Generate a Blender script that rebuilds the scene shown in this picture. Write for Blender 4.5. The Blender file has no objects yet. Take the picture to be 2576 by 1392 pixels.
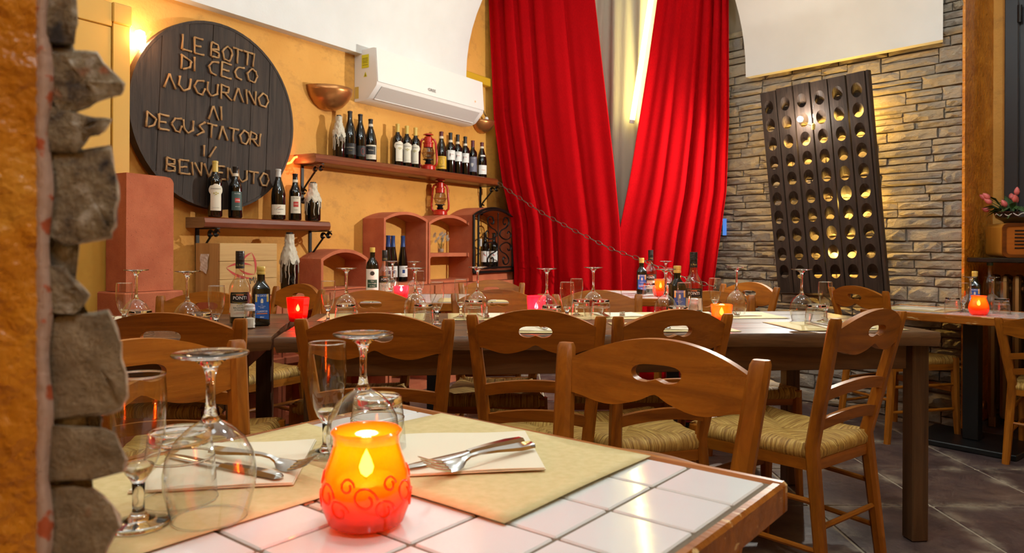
import bpy, math, random
from mathutils import Matrix, Vector
from math import sin, cos, pi, radians, atan2, sqrt
random.seed(7)
SC = bpy.context.scene
COL = SC.collection
# ------------------------------------------------------------------ camera
F, HY, HC = 1850.0, 618.0, 1.02
cam_d = bpy.data.cameras.new('camera'); cam = bpy.data.objects.new('camera', cam_d); COL.objects.link(cam)
CAMR = (Matrix.Rotation(pi/2, 4, 'X') @ Matrix.Rotation(radians(.25), 4, 'Z'))
cam.matrix_world = Matrix.Translation((0, 0, HC)) @ CAMR
cam_d.sensor_fit = 'HORIZONTAL'; cam_d.sensor_width = 36.0
cam_d.lens = 36.0*F/2576; cam_d.shift_x = 0; cam_d.shift_y = -(696-HY)/2576
cam_d.clip_start = .05
cam_d.dof.use_dof = True; cam_d.dof.focus_distance = 2.0; cam_d.dof.aperture_fstop = 9.0
SC.camera = cam
# ------------------------------------------------------------------ view, world
vs = SC.view_settings; vs.view_transform = 'Standard'; vs.look = 'None'; vs.gamma = 1.0; vs.use_curve_mapping = False
vs.exposure = 0.15
SC.cycles.use_denoising = True
SC.cycles.max_bounces = 7; SC.cycles.diffuse_bounces = 3; SC.cycles.glossy_bounces = 3
SC.cycles.transmission_bounces = 6; SC.cycles.transparent_max_bounces = 12; SC.cycles.use_adaptive_sampling = True; SC.cycles.adaptive_threshold = .06; SC.cycles.adaptive_min_samples = 12
SC.cycles.sample_clamp_indirect = 6.0
wd = bpy.data.worlds.new('world'); SC.world = wd; wd.use_nodes = True
wd.node_tree.nodes['Background'].inputs[0].default_value = (1, .86, .7, 1)
wd.node_tree.nodes['Background'].inputs[1].default_value = 0.0
# ------------------------------------------------------------------ lights of the room (ceiling lamps above the frame)
def lamp(name, loc, power, col=(.86, 1.0, 1.02), radius=.12):
    l = bpy.data.lights.new(name, 'POINT'); l.energy = power; l.color = col; l.shadow_soft_size = radius
    o = bpy.data.objects.new(name, l); COL.objects.link(o); o.location = loc; return o
for _n, _p, _e in (('near', (-.2, 1.1, 3.25), 28), ('middle', (.8, 2.1, 3.25), 30), ('far', (.3, 3.9, 3.25), 13), ('right', (1.9, 2.3, 3.25), 34), ('left', (-1.2, 1.8, 3.25), 13), ('rear', (.5, -.7, 3.25), 40)):
    lamp('ceiling_lamp_%s_offscreen' % _n, _p, _e)
# ------------------------------------------------------------------ pixel -> world
RM = CAMR.to_3x3()
def ray(x, y): return RM @ Vector(((x-1288)/F, -(y-HY)/F, -1))
CAM0 = Vector((0, 0, HC))
def uz(x, y, z):
    d = ray(x, y); return CAM0 + d*((z-HC)/d.z)
def uy(x, y, Y):
    d = ray(x, y); return CAM0 + d*(Y/d.y)
def upl(x, y, p, n):
    d = ray(x, y); p = Vector(p); n = Vector(n); return CAM0 + d*((p-CAM0).dot(n)/d.dot(n))
class Wall:
    """vertical plane: s along d, w out of the wall along n, z up; local frame x=d, -y=n"""
    def __init__(self, p, ang):
        self.p = Vector((p[0], p[1], 0)); self.a = ang
        self.d = Vector((cos(ang), sin(ang), 0)); self.n = Vector((sin(ang), -cos(ang), 0))
    def pt(self, s, w, z): return self.p + self.d*s + self.n*w + Vector((0, 0, z))
    def px(self, x, y, w=0):
        q = upl(x, y, self.p + self.n*w, self.n); return (q-self.p).dot(self.d), q.z
WL = Wall((-1.71, 4.059), atan2(.842, .539))            # left wall, d runs away to the right
WR = Wall((2.54, 4.126), atan2(-.759, .651))            # stone wall, d runs towards the viewer's right (s<0 away)
# ------------------------------------------------------------------ mesh builder
class MB:
    def __init__(self): self.v = []; self.f = []; self.uv = []
    def add(self, vs, fs):
        o = len(self.v); self.v += [tuple(p) for p in vs]; self.f += [tuple(i+o for i in f) for f in fs]; return self
    def merge(self, mb, M=None):
        return self.add([M @ Vector(p) for p in mb.v] if M else mb.v, mb.f)
    def box(self, c, h, M=None):
        vs = [Vector((c[0]+sx*h[0], c[1]+sy*h[1], c[2]+sz*h[2])) for sz in (-1, 1) for sy in (-1, 1) for sx in (-1, 1)]
        if M: vs = [M @ p for p in vs]
        return self.add(vs, [(0, 2, 3, 1), (4, 5, 7, 6), (0, 1, 5, 4), (2, 6, 7, 3), (0, 4, 6, 2), (1, 3, 7, 5)])
    def bbox(self, c, h, b=.004, M=None):
        """box with chamfered edges"""
        vs = []; b = min(b, min(h)*.9)
        for sx in (-1, 1):
            for sy in (-1, 1):
                for sz in (-1, 1):
                    for k in range(3):
                        q = [h[0]-b, h[1]-b, h[2]-b]; q[k] += b
                        vs.append(Vector((c[0]+sx*q[0], c[1]+sy*q[1], c[2]+sz*q[2])))
        if M: vs = [M @ p for p in vs]
        I = lambda sx, sy, sz, k: ((sx*4+sy*2+sz)*3+k)
        fs = []
        for k, (a, bb) in enumerate(((1, 2), (0, 2), (0, 1))):
            for s in (0, 1):
                q = []
                for (u, w) in ((0, 0), (1, 0), (1, 1), (0, 1)):
                    t = [0, 0, 0]; t[k] = s; t[a] = u; t[bb] = w; q.append(I(*t, k))
                if (s == 1) == (k == 1): q.reverse()
                fs.append(tuple(q))
        for k in range(3):
            a, bb = [j for j in range(3) if j != k]
            for u in (0, 1):
                for w in (0, 1):
                    t0 = [0, 0, 0]; t0[a] = u; t0[bb] = w; t1 = list(t0); t1[k] = 1
                    fs.append((I(*t0, a), I(*t1, a), I(*t1, bb), I(*t0, bb)))
        for sx in (0, 1):
            for sy in (0, 1):
                for sz in (0, 1): fs.append((I(sx, sy, sz, 0), I(sx, sy, sz, 1), I(sx, sy, sz, 2)))
        return self.add(vs, fs)
    def tube(self, pts, r, n=8, cap=True, sx=1.0):
        pts = [Vector(p) for p in pts]; m = len(pts); rs = r if isinstance(r, (list, tuple)) else [r]*m
        T = []
        for i in range(m):
            t = pts[min(i+1, m-1)]-pts[max(i-1, 0)]; T.append(t.normalized() if t.length > 1e-9 else Vector((0, 0, 1)))
        u = T[0].orthogonal().normalized(); vs = []
        for i in range(m):
            u = (u - T[i]*u.dot(T[i])); u = u.normalized() if u.length > 1e-6 else T[i].orthogonal().normalized()
            w = T[i].cross(u)
            for k in range(n):
                a = 2*pi*k/n; vs.append(pts[i] + u*(cos(a)*rs[i]*sx) + w*(sin(a)*rs[i]))
        fs = [(i*n+k, i*n+(k+1) % n, (i+1)*n+(k+1) % n, (i+1)*n+k) for i in range(m-1) for k in range(n)]
        if cap: fs += [tuple(range(n-1, -1, -1)), tuple((m-1)*n+k for k in range(n))]
        return self.add(vs, fs)
    def lathe(self, prof, n=20, c=(0, 0, 0), a0=0, a1=2*pi):
        full = abs(a1-a0-2*pi) < 1e-6; cnt = n if full else n+1; vs = []; idx = []
        for (r, z) in prof:
            if r < 1e-6: idx.append([len(vs)]*cnt); vs.append((c[0], c[1], c[2]+z)); continue
            row = []
            for k in range(cnt):
                a = a0+(a1-a0)*k/n; row.append(len(vs)); vs.append((c[0]+r*cos(a), c[1]+r*sin(a), c[2]+z))
            idx.append(row)
        fs = []
        for i in range(len(prof)-1):
            for k in range(n):
                k2 = (k+1) % cnt
                q = [idx[i][k], idx[i][k2], idx[i+1][k2], idx[i+1][k]]
                q2 = []
                for t in q:
                    if t not in q2: q2.append(t)
                if len(q2) > 2: fs.append(tuple(q2))
        return self.add(vs, fs)
    def prism(self, poly, h, M=None):
        """polygon (x,z) extruded along y by h (0..h)"""
        n = len(poly); vs = [Vector((p[0], 0, p[1])) for p in poly]+[Vector((p[0], h, p[1])) for p in poly]
        if M: vs = [M @ p for p in vs]
        fs = [tuple(range(n)), tuple(range(2*n-1, n-1, -1))]+[(i, n+i, n+(i+1) % n, (i+1) % n) for i in range(n)]
        return self.add(vs, fs)
    def plate(self, outer, holes, y0, y1, M=None, shift=(0, 0)):
        """flat plate in the xz plane with through holes; holes may lean by shift towards the back"""
        from mathutils.geometry import tessellate_polygon
        loops = [outer]+holes; flat = [p for l in loops for p in l]; n = len(flat)
        tris = tessellate_polygon([[Vector((p[0], p[1], 0)) for p in l] for l in loops])
        no = len(outer)
        vs = [Vector((p[0], y0, p[1])) for p in flat]
        vs += [Vector((p[0]+(shift[0] if i >= no else 0), y1, p[1]+(shift[1] if i >= no else 0))) for i, p in enumerate(flat)]
        if M: vs = [M @ p for p in vs]
        fs = []
        for t in tris: fs += [tuple(t), tuple(n+k for k in reversed(t))]
        o = 0
        for l in loops:
            k = len(l); fs += [(o+i, o+(i+1) % k, n+o+(i+1) % k, n+o+i) for i in range(k)]; o += k
        return self.add(vs, fs)
    def grid(self, fn, nu, nv, wrap=False):
        vs = [fn(i/nu, j/nv) for j in range(nv+1) for i in range(nu+1)]
        fs = [(j*(nu+1)+i, j*(nu+1)+i+1, (j+1)*(nu+1)+i+1, (j+1)*(nu+1)+i) for j in range(nv) for i in range(nu)]
        return self.add(vs, fs)
    def mesh(self, name, mat=None, smooth=False):
        me = bpy.data.meshes.new(name); me.from_pydata(self.v, [], self.f)
        if smooth == 'auto':
            me.shade_smooth(); me.set_sharp_from_angle(angle=radians(38))
        elif smooth: me.shade_smooth()
        if mat: me.materials.append(mat)
        me.update(); return me
def fixn(me):
    import bmesh
    bm = bmesh.new(); bm.from_mesh(me); bmesh.ops.recalc_face_normals(bm, faces=bm.faces); bm.to_mesh(me); bm.free()
def obj(name, mb, mat=None, parent=None, smooth=False, loc=None, rz=None, label=None, fix=True):
    me = mb if isinstance(mb, bpy.types.Mesh) else mb.mesh(name, mat, smooth)
    if fix and not isinstance(mb, bpy.types.Mesh): fixn(me)
    o = bpy.data.objects.new(name, me); COL.objects.link(o)
    if parent: o.parent = parent
    if loc is not None: o.location = loc
    if rz is not None: o.rotation_euler = (0, 0, rz)
    if label: o['label'] = label
    return o
def tag(o, label, cat, group=None):
    o['label'] = label; o['category'] = cat
    if group: o['group'] = group
    return o
def thing(name, label, cat, loc=(0, 0, 0), rz=0, group=None):
    o = bpy.data.objects.new(name, None); COL.objects.link(o); o.empty_display_size = .05
    o.location = loc; o.rotation_euler = (0, 0, rz); return tag(o, label, cat, group)
def struct(name, mb, mat, smooth=False, label=None, fix=True):
    o = obj(name, mb, mat, None, smooth, fix=fix); o['kind'] = 'structure'
    if label: o['label'] = label
    return o
def kids(o): return [c for c in bpy.data.objects if c.parent == o]
def copy_tree(o, loc=None, rz=None, label=None, group=None, parent=None, scale=None):
    c = o.copy(); COL.objects.link(c); c.parent = parent
    if loc is not None: c.location = loc
    if rz is not None: c.rotation_euler = (0, 0, rz)
    if scale: c.scale = scale
    if label: c['label'] = label
    if group: c['group'] = group
    for ch in list(o.children): copy_tree(ch, parent=c)
    return c
# ------------------------------------------------------------------ materials
class N:
    def __init__(self, name):
        self.m = bpy.data.materials.new(name); self.m.use_nodes = True; self.t = self.m.node_tree
        self.b = self.t.nodes['Principled BSDF']; self.out = self.t.nodes['Material Output']
    def n(self, typ, **kw):
        x = self.t.nodes.new(typ)
        for k, v in kw.items():
            if k in x.inputs: self.set(x.inputs[k], v)
            else: setattr(x, k, v)
        return x
    def set(self, s, v):
        if isinstance(v, bpy.types.NodeSocket): self.t.links.new(v, s)
        else: s.default_value = v
    def co(self, k='Object', scale=(1, 1, 1), rot=(0, 0, 0), loc=(0, 0, 0)):
        if k == 'Position': v = self.n('ShaderNodeNewGeometry').outputs['Position']
        else: v = self.n('ShaderNodeTexCoord').outputs[k]
        mp = self.n('ShaderNodeMapping'); self.set(mp.inputs['Vector'], v)
        mp.inputs['Scale'].default_value = scale; mp.inputs['Rotation'].default_value = rot; mp.inputs['Location'].default_value = loc
        return mp.outputs[0]
    def noise(self, vec, scale=5, detail=4, rough=.55, dist=0):
        x = self.n('ShaderNodeTexNoise'); self.set(x.inputs['Vector'], vec); x.inputs['Scale'].default_value = scale
        x.inputs['Detail'].default_value = detail; x.inputs['Roughness'].default_value = rough; x.inputs['Distortion'].default_value = dist
        return x.outputs['Fac']
    def voro(self, vec, scale=5, out='Color', feat='F1'):
        x = self.n('ShaderNodeTexVoronoi', feature=feat); self.set(x.inputs['Vector'], vec); x.inputs['Scale'].default_value = scale
        return x.outputs[out]
    def ramp(self, fac, stops):
        x = self.n('ShaderNodeValToRGB'); self.set(x.inputs[0], fac); cr = x.color_ramp
        while len(cr.elements) < len(stops): cr.elements.new(.5)
        for e, (p, c) in zip(cr.elements, stops):
            e.position = p; e.color = (c, c, c, 1) if isinstance(c, (int, float)) else (*c, 1)
        return x.outputs[0]
    def mix(self, fac, a, b, mode='MIX'):
        x = self.n('ShaderNodeMix', data_type='RGBA', blend_type=mode)
        f = lambda c: c if isinstance(c, bpy.types.NodeSocket) else (*c, 1)
        self.set(x.inputs[0], fac); self.set(x.inputs[6], f(a)); self.set(x.inputs[7], f(b)); return x.outputs[2]
    def math(self, op, a, b=0.0):
        x = self.n('ShaderNodeMath', operation=op); self.set(x.inputs[0], a); self.set(x.inputs[1], b); return x.outputs[0]
    def rand(self): return self.n('ShaderNodeObjectInfo').outputs['Random']
    def bump(self, h, strength=.3, dist=.01):
        x = self.n('ShaderNodeBump'); self.set(x.inputs['Height'], h); x.inputs['Strength'].default_value = strength
        x.inputs['Distance'].default_value = dist; self.t.links.new(x.outputs[0], self.b.inputs['Normal']); return x.outputs[0]
    def p(self, **kw):
        names = dict(col='Base Color', rough='Roughness', metal='Metallic', spec='Specular IOR Level', coat='Coat Weight', coatr='Coat Roughness',
                     trans='Transmission Weight', ior='IOR', emit='Emission Color', es='Emission Strength', sheen='Sheen Weight', sub='Subsurface Weight', alpha='Alpha')
        for k, v in kw.items():
            s = self.b.inputs[names[k]]
            if isinstance(v, tuple) and len(v) == 3: v = (*v, 1)
            self.set(s, v)
        return self
def flat(name, col, rough=.5, **kw): return N(name).p(col=col, rough=rough, **kw).m
def wood(name, dark, light, axis=0, scale=1.0, rough=.42, coat=.06, bump=.12, co='Object', wear=None):
    k = N(name); s = [22*scale]*3; s[axis] = 1.6*scale
    r = k.rand(); off = k.n('ShaderNodeCombineXYZ', X=r, Y=k.math('MULTIPLY', r, 7.0), Z=k.math('MULTIPLY', r, 3.0)).outputs[0]
    v = k.n('ShaderNodeVectorMath', operation='ADD'); k.set(v.inputs[0], k.co(co, tuple(s))); k.set(v.inputs[1], off)
    g = k.noise(v.outputs[0], 1.0, 5, .62, 1.2); g2 = k.noise(v.outputs[0], 5.0, 3, .6)
    c = k.ramp(g, [(.30, dark), (.5, tuple((a+b)/2 for a, b in zip(dark, light))), (.72, light)])
    c = k.mix(k.math('MULTIPLY', g2, .35), c, dark)
    if wear: c = k.mix(k.ramp(k.noise(k.co(co, (7, 40, 55)), 1.0, 4, .6), [(.62, 0.0), (.65, 1.0)]), c, wear)
    k.p(col=c, rough=rough, coat=coat, coatr=.25, spec=.32); k.bump(g2, bump, .004); return k.m
def glow(name, col, s): return N(name).p(col=(0, 0, 0), emit=col, es=s).m
def thin_glass(name, tint=(.97, .98, .97), k0=1.0):
    k = N(name); k.t.nodes.remove(k.b)
    lw = k.n('ShaderNodeLayerWeight'); lw.inputs['Blend'].default_value = .5; fr = k.math('ADD', k.math('MULTIPLY', k.math('POWER', lw.outputs['Facing'], 2.6), .72), .045)
    tr = k.n('ShaderNodeBsdfTransparent'); k.set(tr.inputs[0], (*tint, 1))
    gl = k.n('ShaderNodeBsdfGlossy'); k.set(gl.inputs['Roughness'], .03)
    mx = k.n('ShaderNodeMixShader'); k.set(mx.inputs[0], k.math('MINIMUM', k.math('MULTIPLY', fr, k0), 1.0))
    k.set(mx.inputs[1], tr.outputs[0]); k.set(mx.inputs[2], gl.outputs[0]); k.set(k.out.inputs[0], mx.outputs[0]); return k.m
MT = {}
def _wax():
    k = N('candle_wax'); k.p(col=(.95, .22, .012), rough=.6, sub=.9)
    k.b.inputs['Subsurface Radius'].default_value = (1.0, .35, .1); k.b.inputs['Subsurface Scale'].default_value = .03
    return k
def mk():
    # plaster of the left wall
    k = N('ochre_stucco'); v = k.co('Position')
    base = k.ramp(k.noise(v, 1.1, 4), [(.3, (.62, .27, .035)), (.7, (.80, .40, .085))])
    stain = k.ramp(k.noise(k.co('Position', (2.2, 2.2, 3.4)), 2.6, 7, .7), [(.52, 0.0), (.72, 1.0)])
    c = k.mix(k.math('MULTIPLY', stain, .5), base, (.34, .15, .035))
    k.p(col=c, rough=.72); b = k.mix(.5, k.noise(v, 45, 4), k.noise(v, 11, 3, .6, .6)); k.bump(b, .55, .012); MT['stucco'] = k.m
    k = N('orange_plaster'); v = k.co('Position')
    c = k.ramp(k.noise(v, 9, 5), [(.3, (.50, .15, .006)), (.6, (.78, .28, .014)), (.75, (.90, .42, .05))])
    k.p(col=c, rough=.36, coat=.3); k.bump(k.noise(v, 42, 3), .9, .012); MT['orange'] = k.m
    k = N('white_plaster'); v = k.co('Position'); k.p(col=k.ramp(k.noise(v, 3, 3), [(.3, (.70, .69, .67)), (.7, (.76, .755, .74))]), rough=.75)
    k.bump(k.noise(v, 60, 3), .12, .005); MT['white'] = k.m
    k = N('pink_plaster'); v = k.co('Position'); c = k.mix(k.ramp(k.noise(v, 55, 3), [(.58, 0.0), (.63, 1.0)]), (.62, .43, .36), (.60, .13, .05))
    k.p(col=c, rough=.8); k.bump(k.noise(v, 90, 3), .4, .005); MT['pink'] = k.m
    k = N('masonry'); v = k.co('Position')
    c = k.ramp(k.noise(v, 62, 4, .55), [(.32, (.07, .06, .065)), (.44, (.28, .21, .14)), (.56, (.42, .33, .22)), (.66, (.68, .62, .54))])
    c = k.mix(k.ramp(k.noise(v, 21, 3), [(.66, 0.0), (.72, .8)]), c, (.62, .16, .06))
    k.p(col=c, rough=.9); k.bump(k.noise(v, 95, 5, .7), .9, .01); MT['masonry'] = k.m
    k = N('grey_brown_brick'); v = k.co('Position')
    c = k.ramp(k.noise(v, 40, 5, .6), [(.3, (.20, .145, .09)), (.5, (.34, .25, .16)), (.72, (.50, .39, .27))])
    c = k.mix(k.ramp(k.noise(v, 16, 3), [(.66, 0.0), (.72, .7)]), c, (.55, .16, .06))
    k.p(col=c, rough=.92); k.bump(k.noise(v, 110, 5, .7), .8, .008); MT['brickgrey'] = k.m
    # ledge stone
    k = N('ledge_stone'); v = k.co('Position'); r = k.rand()
    c = k.ramp(r, [(0, (.50, .42, .33)), (.3, (.62, .53, .42)), (.6, (.42, .37, .32)), (.85, (.64, .53, .39)), (1, (.54, .47, .39))])
    ochre = k.ramp(k.math('ADD', k.noise(k.co('Position', (1, 1, 2.2)), 7, 4, .6, .8), k.math('MULTIPLY', k.math('SUBTRACT', r, .5), .12)), [(.50, 0.0), (.60, .5)])
    c = k.mix(ochre, c, (.58, .44, .26)); c = k.mix(k.math('MULTIPLY', k.noise(v, 30, 5), .35), c, (.16, .13, .11))
    k.p(col=c, rough=.8); k.bump(k.noise(k.co('Position', (1, 1, 1.6)), 34, 7, .72, .6), 1.0, .022); MT['stone'] = k.m
    MT['mortar'] = flat('stone_backing', (.30, .25, .20), .95)
    # floor
    k = N('slate_floor_tile'); v = k.co('Position'); r = k.rand()
    c = k.ramp(k.noise(v, 3.2, 6, .65, .5), [(.28, (.035, .024, .020)), (.48, (.095, .058, .048)), (.66, (.16, .10, .072)), (.82, (.34, .27, .21))])
    c = k.mix(k.math('MULTIPLY', r, .35), c, (.055, .035, .045))
    g = k.n('ShaderNodeSeparateXYZ'); k.set(g.inputs[0], k.co('Object'))
    ed = k.math('MAXIMUM', k.math('ABSOLUTE', g.outputs[0]), k.math('ABSOLUTE', g.outputs[1]))
    e2 = k.math('MULTIPLY', k.ramp(ed, [(.17, 0.0), (.236, 1.0)]), k.ramp(k.noise(v, 6, 4, .7), [(.45, 0.0), (.65, 1.0)]))
    c = k.mix(e2, c, (.34, .28, .20))
    k.p(col=c, rough=k.ramp(k.noise(v, 8, 3), [(.3, .42), (.7, .62)]), spec=.4); k.bump(k.noise(v, 14, 5), .35, .01); MT['floor'] = k.m
    MT['grout'] = flat('floor_grout', (.40, .34, .25), .9)
    # cloth
    k = N('red_curtain_cloth'); v = k.co('Position'); w = k.noise(k.co('Position', (1, 1, .25)), 240, 2)
    k.p(col=k.ramp(w, [(.3, (.42, .0010, .0035)), (.7, (.56, .0020, .006))]), rough=.85, spec=.08); k.bump(k.noise(v, 420, 2), .25, .002)
    tl = k.n('ShaderNodeBsdfTranslucent'); k.set(tl.inputs[0], (.75, .02, .01, 1)); mx = k.n('ShaderNodeMixShader'); mx.inputs[0].default_value = .16
    k.set(mx.inputs[1], k.b.outputs[0]); k.set(mx.inputs[2], tl.outputs[0]); k.set(k.out.inputs[0], mx.outputs[0]); MT['red'] = k.m
    k = N('ivory_sheer_cloth'); k.p(col=(.80, .73, .58), rough=.9); k.bump(k.noise(k.co('Position', (1, 1, .12)), 60, 4), .4, .006)
    tl = k.n('ShaderNodeBsdfTranslucent'); k.set(tl.inputs[0], (.7, .6, .45, 1)); mx = k.n('ShaderNodeMixShader'); mx.inputs[0].default_value = .4
    k.set(mx.inputs[1], k.b.outputs[0]); k.set(mx.inputs[2], tl.outputs[0]); k.set(k.out.inputs[0], mx.outputs[0]); MT['sheer'] = k.m
    k = N('terracotta'); v = k.co('Position'); c = k.ramp(k.noise(v, 8, 5), [(.3, (.44, .105, .042)), (.7, (.58, .165, .07))])
    c = k.mix(k.ramp(k.noise(v, 170, 2), [(.66, 0.0), (.74, .8)]), c, (.13, .035, .015)); k.p(col=c, rough=.85); k.bump(k.noise(v, 190, 3), .45, .003); MT['terra'] = k.m
    # woods
    for ax, nm in ((0, 'x'), (1, 'y'), (2, 'z')):
        MT['honey'+nm] = wood('chair_wood_'+nm, (.20, .055, .003), (.52, .17, .010), ax)
        MT['walnut'+nm] = wood('radio_bezel_wood_'+nm, (.070, .015, .001), (.23, .060, .004), ax)
    MT['mid'] = wood('mid_brown_wood', (.07, .022, .006), (.19, .07, .018), 2)
    MT['plank'] = wood('dark_table_plank', (.055, .022, .008), (.22, .105, .042), 0, .8, .40, .06, .3)
    MT['tleg'] = wood('dark_table_leg', (.045, .019, .007), (.16, .075, .030), 2, 1, .5, .05)
    MT['apron'] = wood('table_apron_wood', (.055, .022, .008), (.20, .09, .034), 0)
    MT['edge'] = wood('worn_orange_edge_wood', (.20, .05, .004), (.50, .16, .014), 0, 1.2, .38, .05, .2, wear=(.70, .46, .20))
    MT['shelf'] = wood('mahogany_shelf', (.11, .020, .004), (.30, .07, .016), 0, 1, .4, .1)
    MT['shelf_end'] = wood('shelf_end_grain', (.18, .10, .04), (.36, .22, .10), 1, 1.5, .6, 0)
    MT['crate'] = wood('pine_crate', (.46, .26, .085), (.66, .43, .17), 0, .7, .55, .05)
    MT['crate_side'] = wood('crate_side_wood', (.46, .26, .085), (.66, .43, .17), 2, .7, .55, .05)
    MT['barrel'] = wood('barrel_oak', (.016, .010, .007), (.070, .044, .030), 2, 1.2, .62, 0, .5)
    MT['rack'] = wood('old_rack_oak', (.024, .015, .010), (.085, .052, .036), 2, 1.3, .62, 0, .35)
    MT['twig'] = wood('vine_twig', (.26, .13, .045), (.58, .36, .16), 2, 1.5, .6, 0)
    # rush
    k = N('rush_seat'); uvn = k.n('ShaderNodeUVMap'); sp = k.n('ShaderNodeSeparateXYZ'); k.set(sp.inputs[0], uvn.outputs[0])
    cx = k.n('ShaderNodeCombineXYZ'); k.set(cx.inputs[0], k.math('MULTIPLY', sp.outputs[0], 170.0)); k.set(cx.inputs[1], k.math('MULTIPLY', sp.outputs[1], 9.0))
    g = k.noise(cx.outputs[0], 1.0, 3, .6, .3)
    k.p(col=k.ramp(g, [(.25, (.14, .06, .010)), (.45, (.42, .22, .040)), (.65, (.66, .42, .105)), (.8, (.80, .58, .21))]), rough=.6); k.bump(g, .9, .006); MT['rush'] = k.m
    # metals, ceramics, glass
    MT['iron'] = N('black_iron').p(col=(.010, .009, .008), rough=.42, metal=.4).m
    MT['steel'] = N('cutlery_steel').p(col=(.62, .59, .55), rough=.17, metal=1.0).m
    MT['chainm'] = N('chain_steel').p(col=(.22, .17, .13), rough=.35, metal=1.0).m
    MT['copper'] = N('copper_bowl').p(col=(.50, .22, .07), rough=.33, metal=.75).m
    MT['bronze'] = N('bronze_paint').p(col=(.30, .15, .045), rough=.38, metal=.7).m
    MT['blackp'] = flat('black_painted_steel', (.008, .008, .008), .35)
    k = N('white_tile'); k.p(col=(.80, .79, .77), rough=.09, spec=.6); k.bump(k.noise(k.co('Position'), 26, 2), .04, .004); MT['tile'] = k.m
    MT['tgrout'] = flat('brown_grout', (.17, .12, .075), .9)
    k = N('mosaic_stone'); k.p(col=k.ramp(k.rand(), [(0, (.62, .42, .24)), (.5, (.66, .54, .42)), (1, (.60, .48, .33))]), rough=.5); MT['mosaic'] = k.m
    k = N('kraft_paper'); v = k.co('Position'); k.p(col=k.ramp(k.noise(v, 90, 4), [(.3, (.60, .47, .20)), (.7, (.68, .54, .26))]), rough=.7); k.bump(k.noise(v, 300, 2), .06, .001); MT['kraft'] = k.m
    MT['napkin'] = flat('cream_napkin', (.82, .74, .56), .9)
    MT['napedge'] = MT['napkin']
    MT['glass'] = thin_glass('thin_clear_glass', k0=1.5)
    MT['solidglass'] = N('solid_clear_glass').p(col=(1, 1, 1), rough=0.0, trans=1.0, ior=1.46).m
    MT['clearbottle'] = thin_glass('bottle_clear_glass', (.90, .88, .83), 1.6)
    MT['bottle'] = N('dark_wine_bottle_glass').p(col=(.0035, .0035, .003), rough=.06, spec=.6, coat=.3, coatr=.03).m
    MT['oil'] = N('dark_oil_bottle').p(col=(.010, .008, .004), rough=.07, spec=.6).m
    for nm, c in dict(cream=(.74, .68, .54), ivory=(.68, .60, .46), green=(.045, .085, .075), yellow=(.62, .36, .015), greyblue=(.14, .14, .19), whitep=(.80, .78, .74),
                      blackp2=(.012, .010, .009), blue=(.012, .10, .42), redp=(.48, .03, .02), gold=(.62, .44, .10), silver=(.55, .53, .5), maroon=(.10, .012, .02),
                      foil=(.015, .013, .013), navy=(.02, .06, .22), olive=(.42, .33, .03), ink=(.03, .025, .02), salmon=(.62, .18, .07), darkgreen=(.02, .07, .04), goldink=(.55, .40, .10), whiteink=(.85, .85, .82),
                      plastic=(.80, .78, .75), plastic2=(.60, .56, .52), stick=(.68, .60, .02), salt=(.85, .84, .80), wax=(.60, .53, .41)).items():
        MT[nm] = flat(nm+'_finish', c, .3 if nm in ('foil', 'plastic', 'plastic2', 'gold', 'silver', 'maroon', 'navy') else .55)
    MT['redpaint'] = N('red_enamel').p(col=(.48, .018, .010), rough=.25, coat=.5).m
    def cglass(nm, tint, trl, amt, bump=None):
        k = N(nm); k.t.nodes.remove(k.b)
        tr = k.n('ShaderNodeBsdfTransparent'); k.set(tr.inputs[0], (*tint, 1)); tl = k.n('ShaderNodeBsdfTranslucent'); k.set(tl.inputs[0], (*trl, 1))
        df = k.n('ShaderNodeBsdfDiffuse'); k.set(df.inputs[0], (*trl, 1)); gl = k.n('ShaderNodeBsdfGlossy'); k.set(gl.inputs['Roughness'], .08)
        m0 = k.n('ShaderNodeMixShader'); m0.inputs[0].default_value = .3; k.set(m0.inputs[1], tl.outputs[0]); k.set(m0.inputs[2], df.outputs[0])
        m1 = k.n('ShaderNodeMixShader'); m1.inputs[0].default_value = amt; k.set(m1.inputs[1], tr.outputs[0]); k.set(m1.inputs[2], m0.outputs[0])
        lw = k.n('ShaderNodeLayerWeight'); lw.inputs['Blend'].default_value = .5; m2 = k.n('ShaderNodeMixShader'); k.set(m2.inputs[0], k.math('ADD', k.math('MULTIPLY', k.math('POWER', lw.outputs['Facing'], 3.0), .35), .05))
        k.set(m2.inputs[1], m1.outputs[0]); k.set(m2.inputs[2], gl.outputs[0]); k.set(k.out.inputs[0], m2.outputs[0]); return k.m
    MT['amber'] = cglass('amber_candle_glass', (1, .42, .12), (1, .17, .003), .5)
    MT['redglass'] = cglass('red_candle_glass', (1, .14, .10), (1, .015, .008), .4); MT['pinkglass'] = cglass('pink_candle_glass', (1, .20, .30), (1, .06, .12), .5); MT['orangeglass'] = cglass('orange_candle_glass', (1, .30, .08), (1, .16, .02), .5)
    MT['waxlit'] = _wax().m
    MT['flame'] = glow('candle_flame', (1, .80, .50), 160)
    MT['lanternglass'] = thin_glass('smoky_lantern_glass', (.72, .66, .58), 1.6)
    MT['leaf'] = flat('leaf_green', (.035, .085, .02), .5); MT['tulip'] = flat('tulip_pink', (.72, .16, .15), .45); MT['petal'] = flat('white_petal', (.82, .80, .70), .6)
    MT['marble'] = N('black_marble').p(col=(.012, .011, .011), rough=.12).m
    MT['winframe'] = flat('dark_grey_window', (.035, .036, .040), .3)
    MT['radio'] = wood('radio_veneer', (.42, .18, .02), (.62, .30, .05), 2, .6, .28, .5, .03); MT['radio2'] = wood('radio_front', (.32, .085, .01), (.48, .15, .02), 0, .6, .28, .5, .03)
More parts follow.
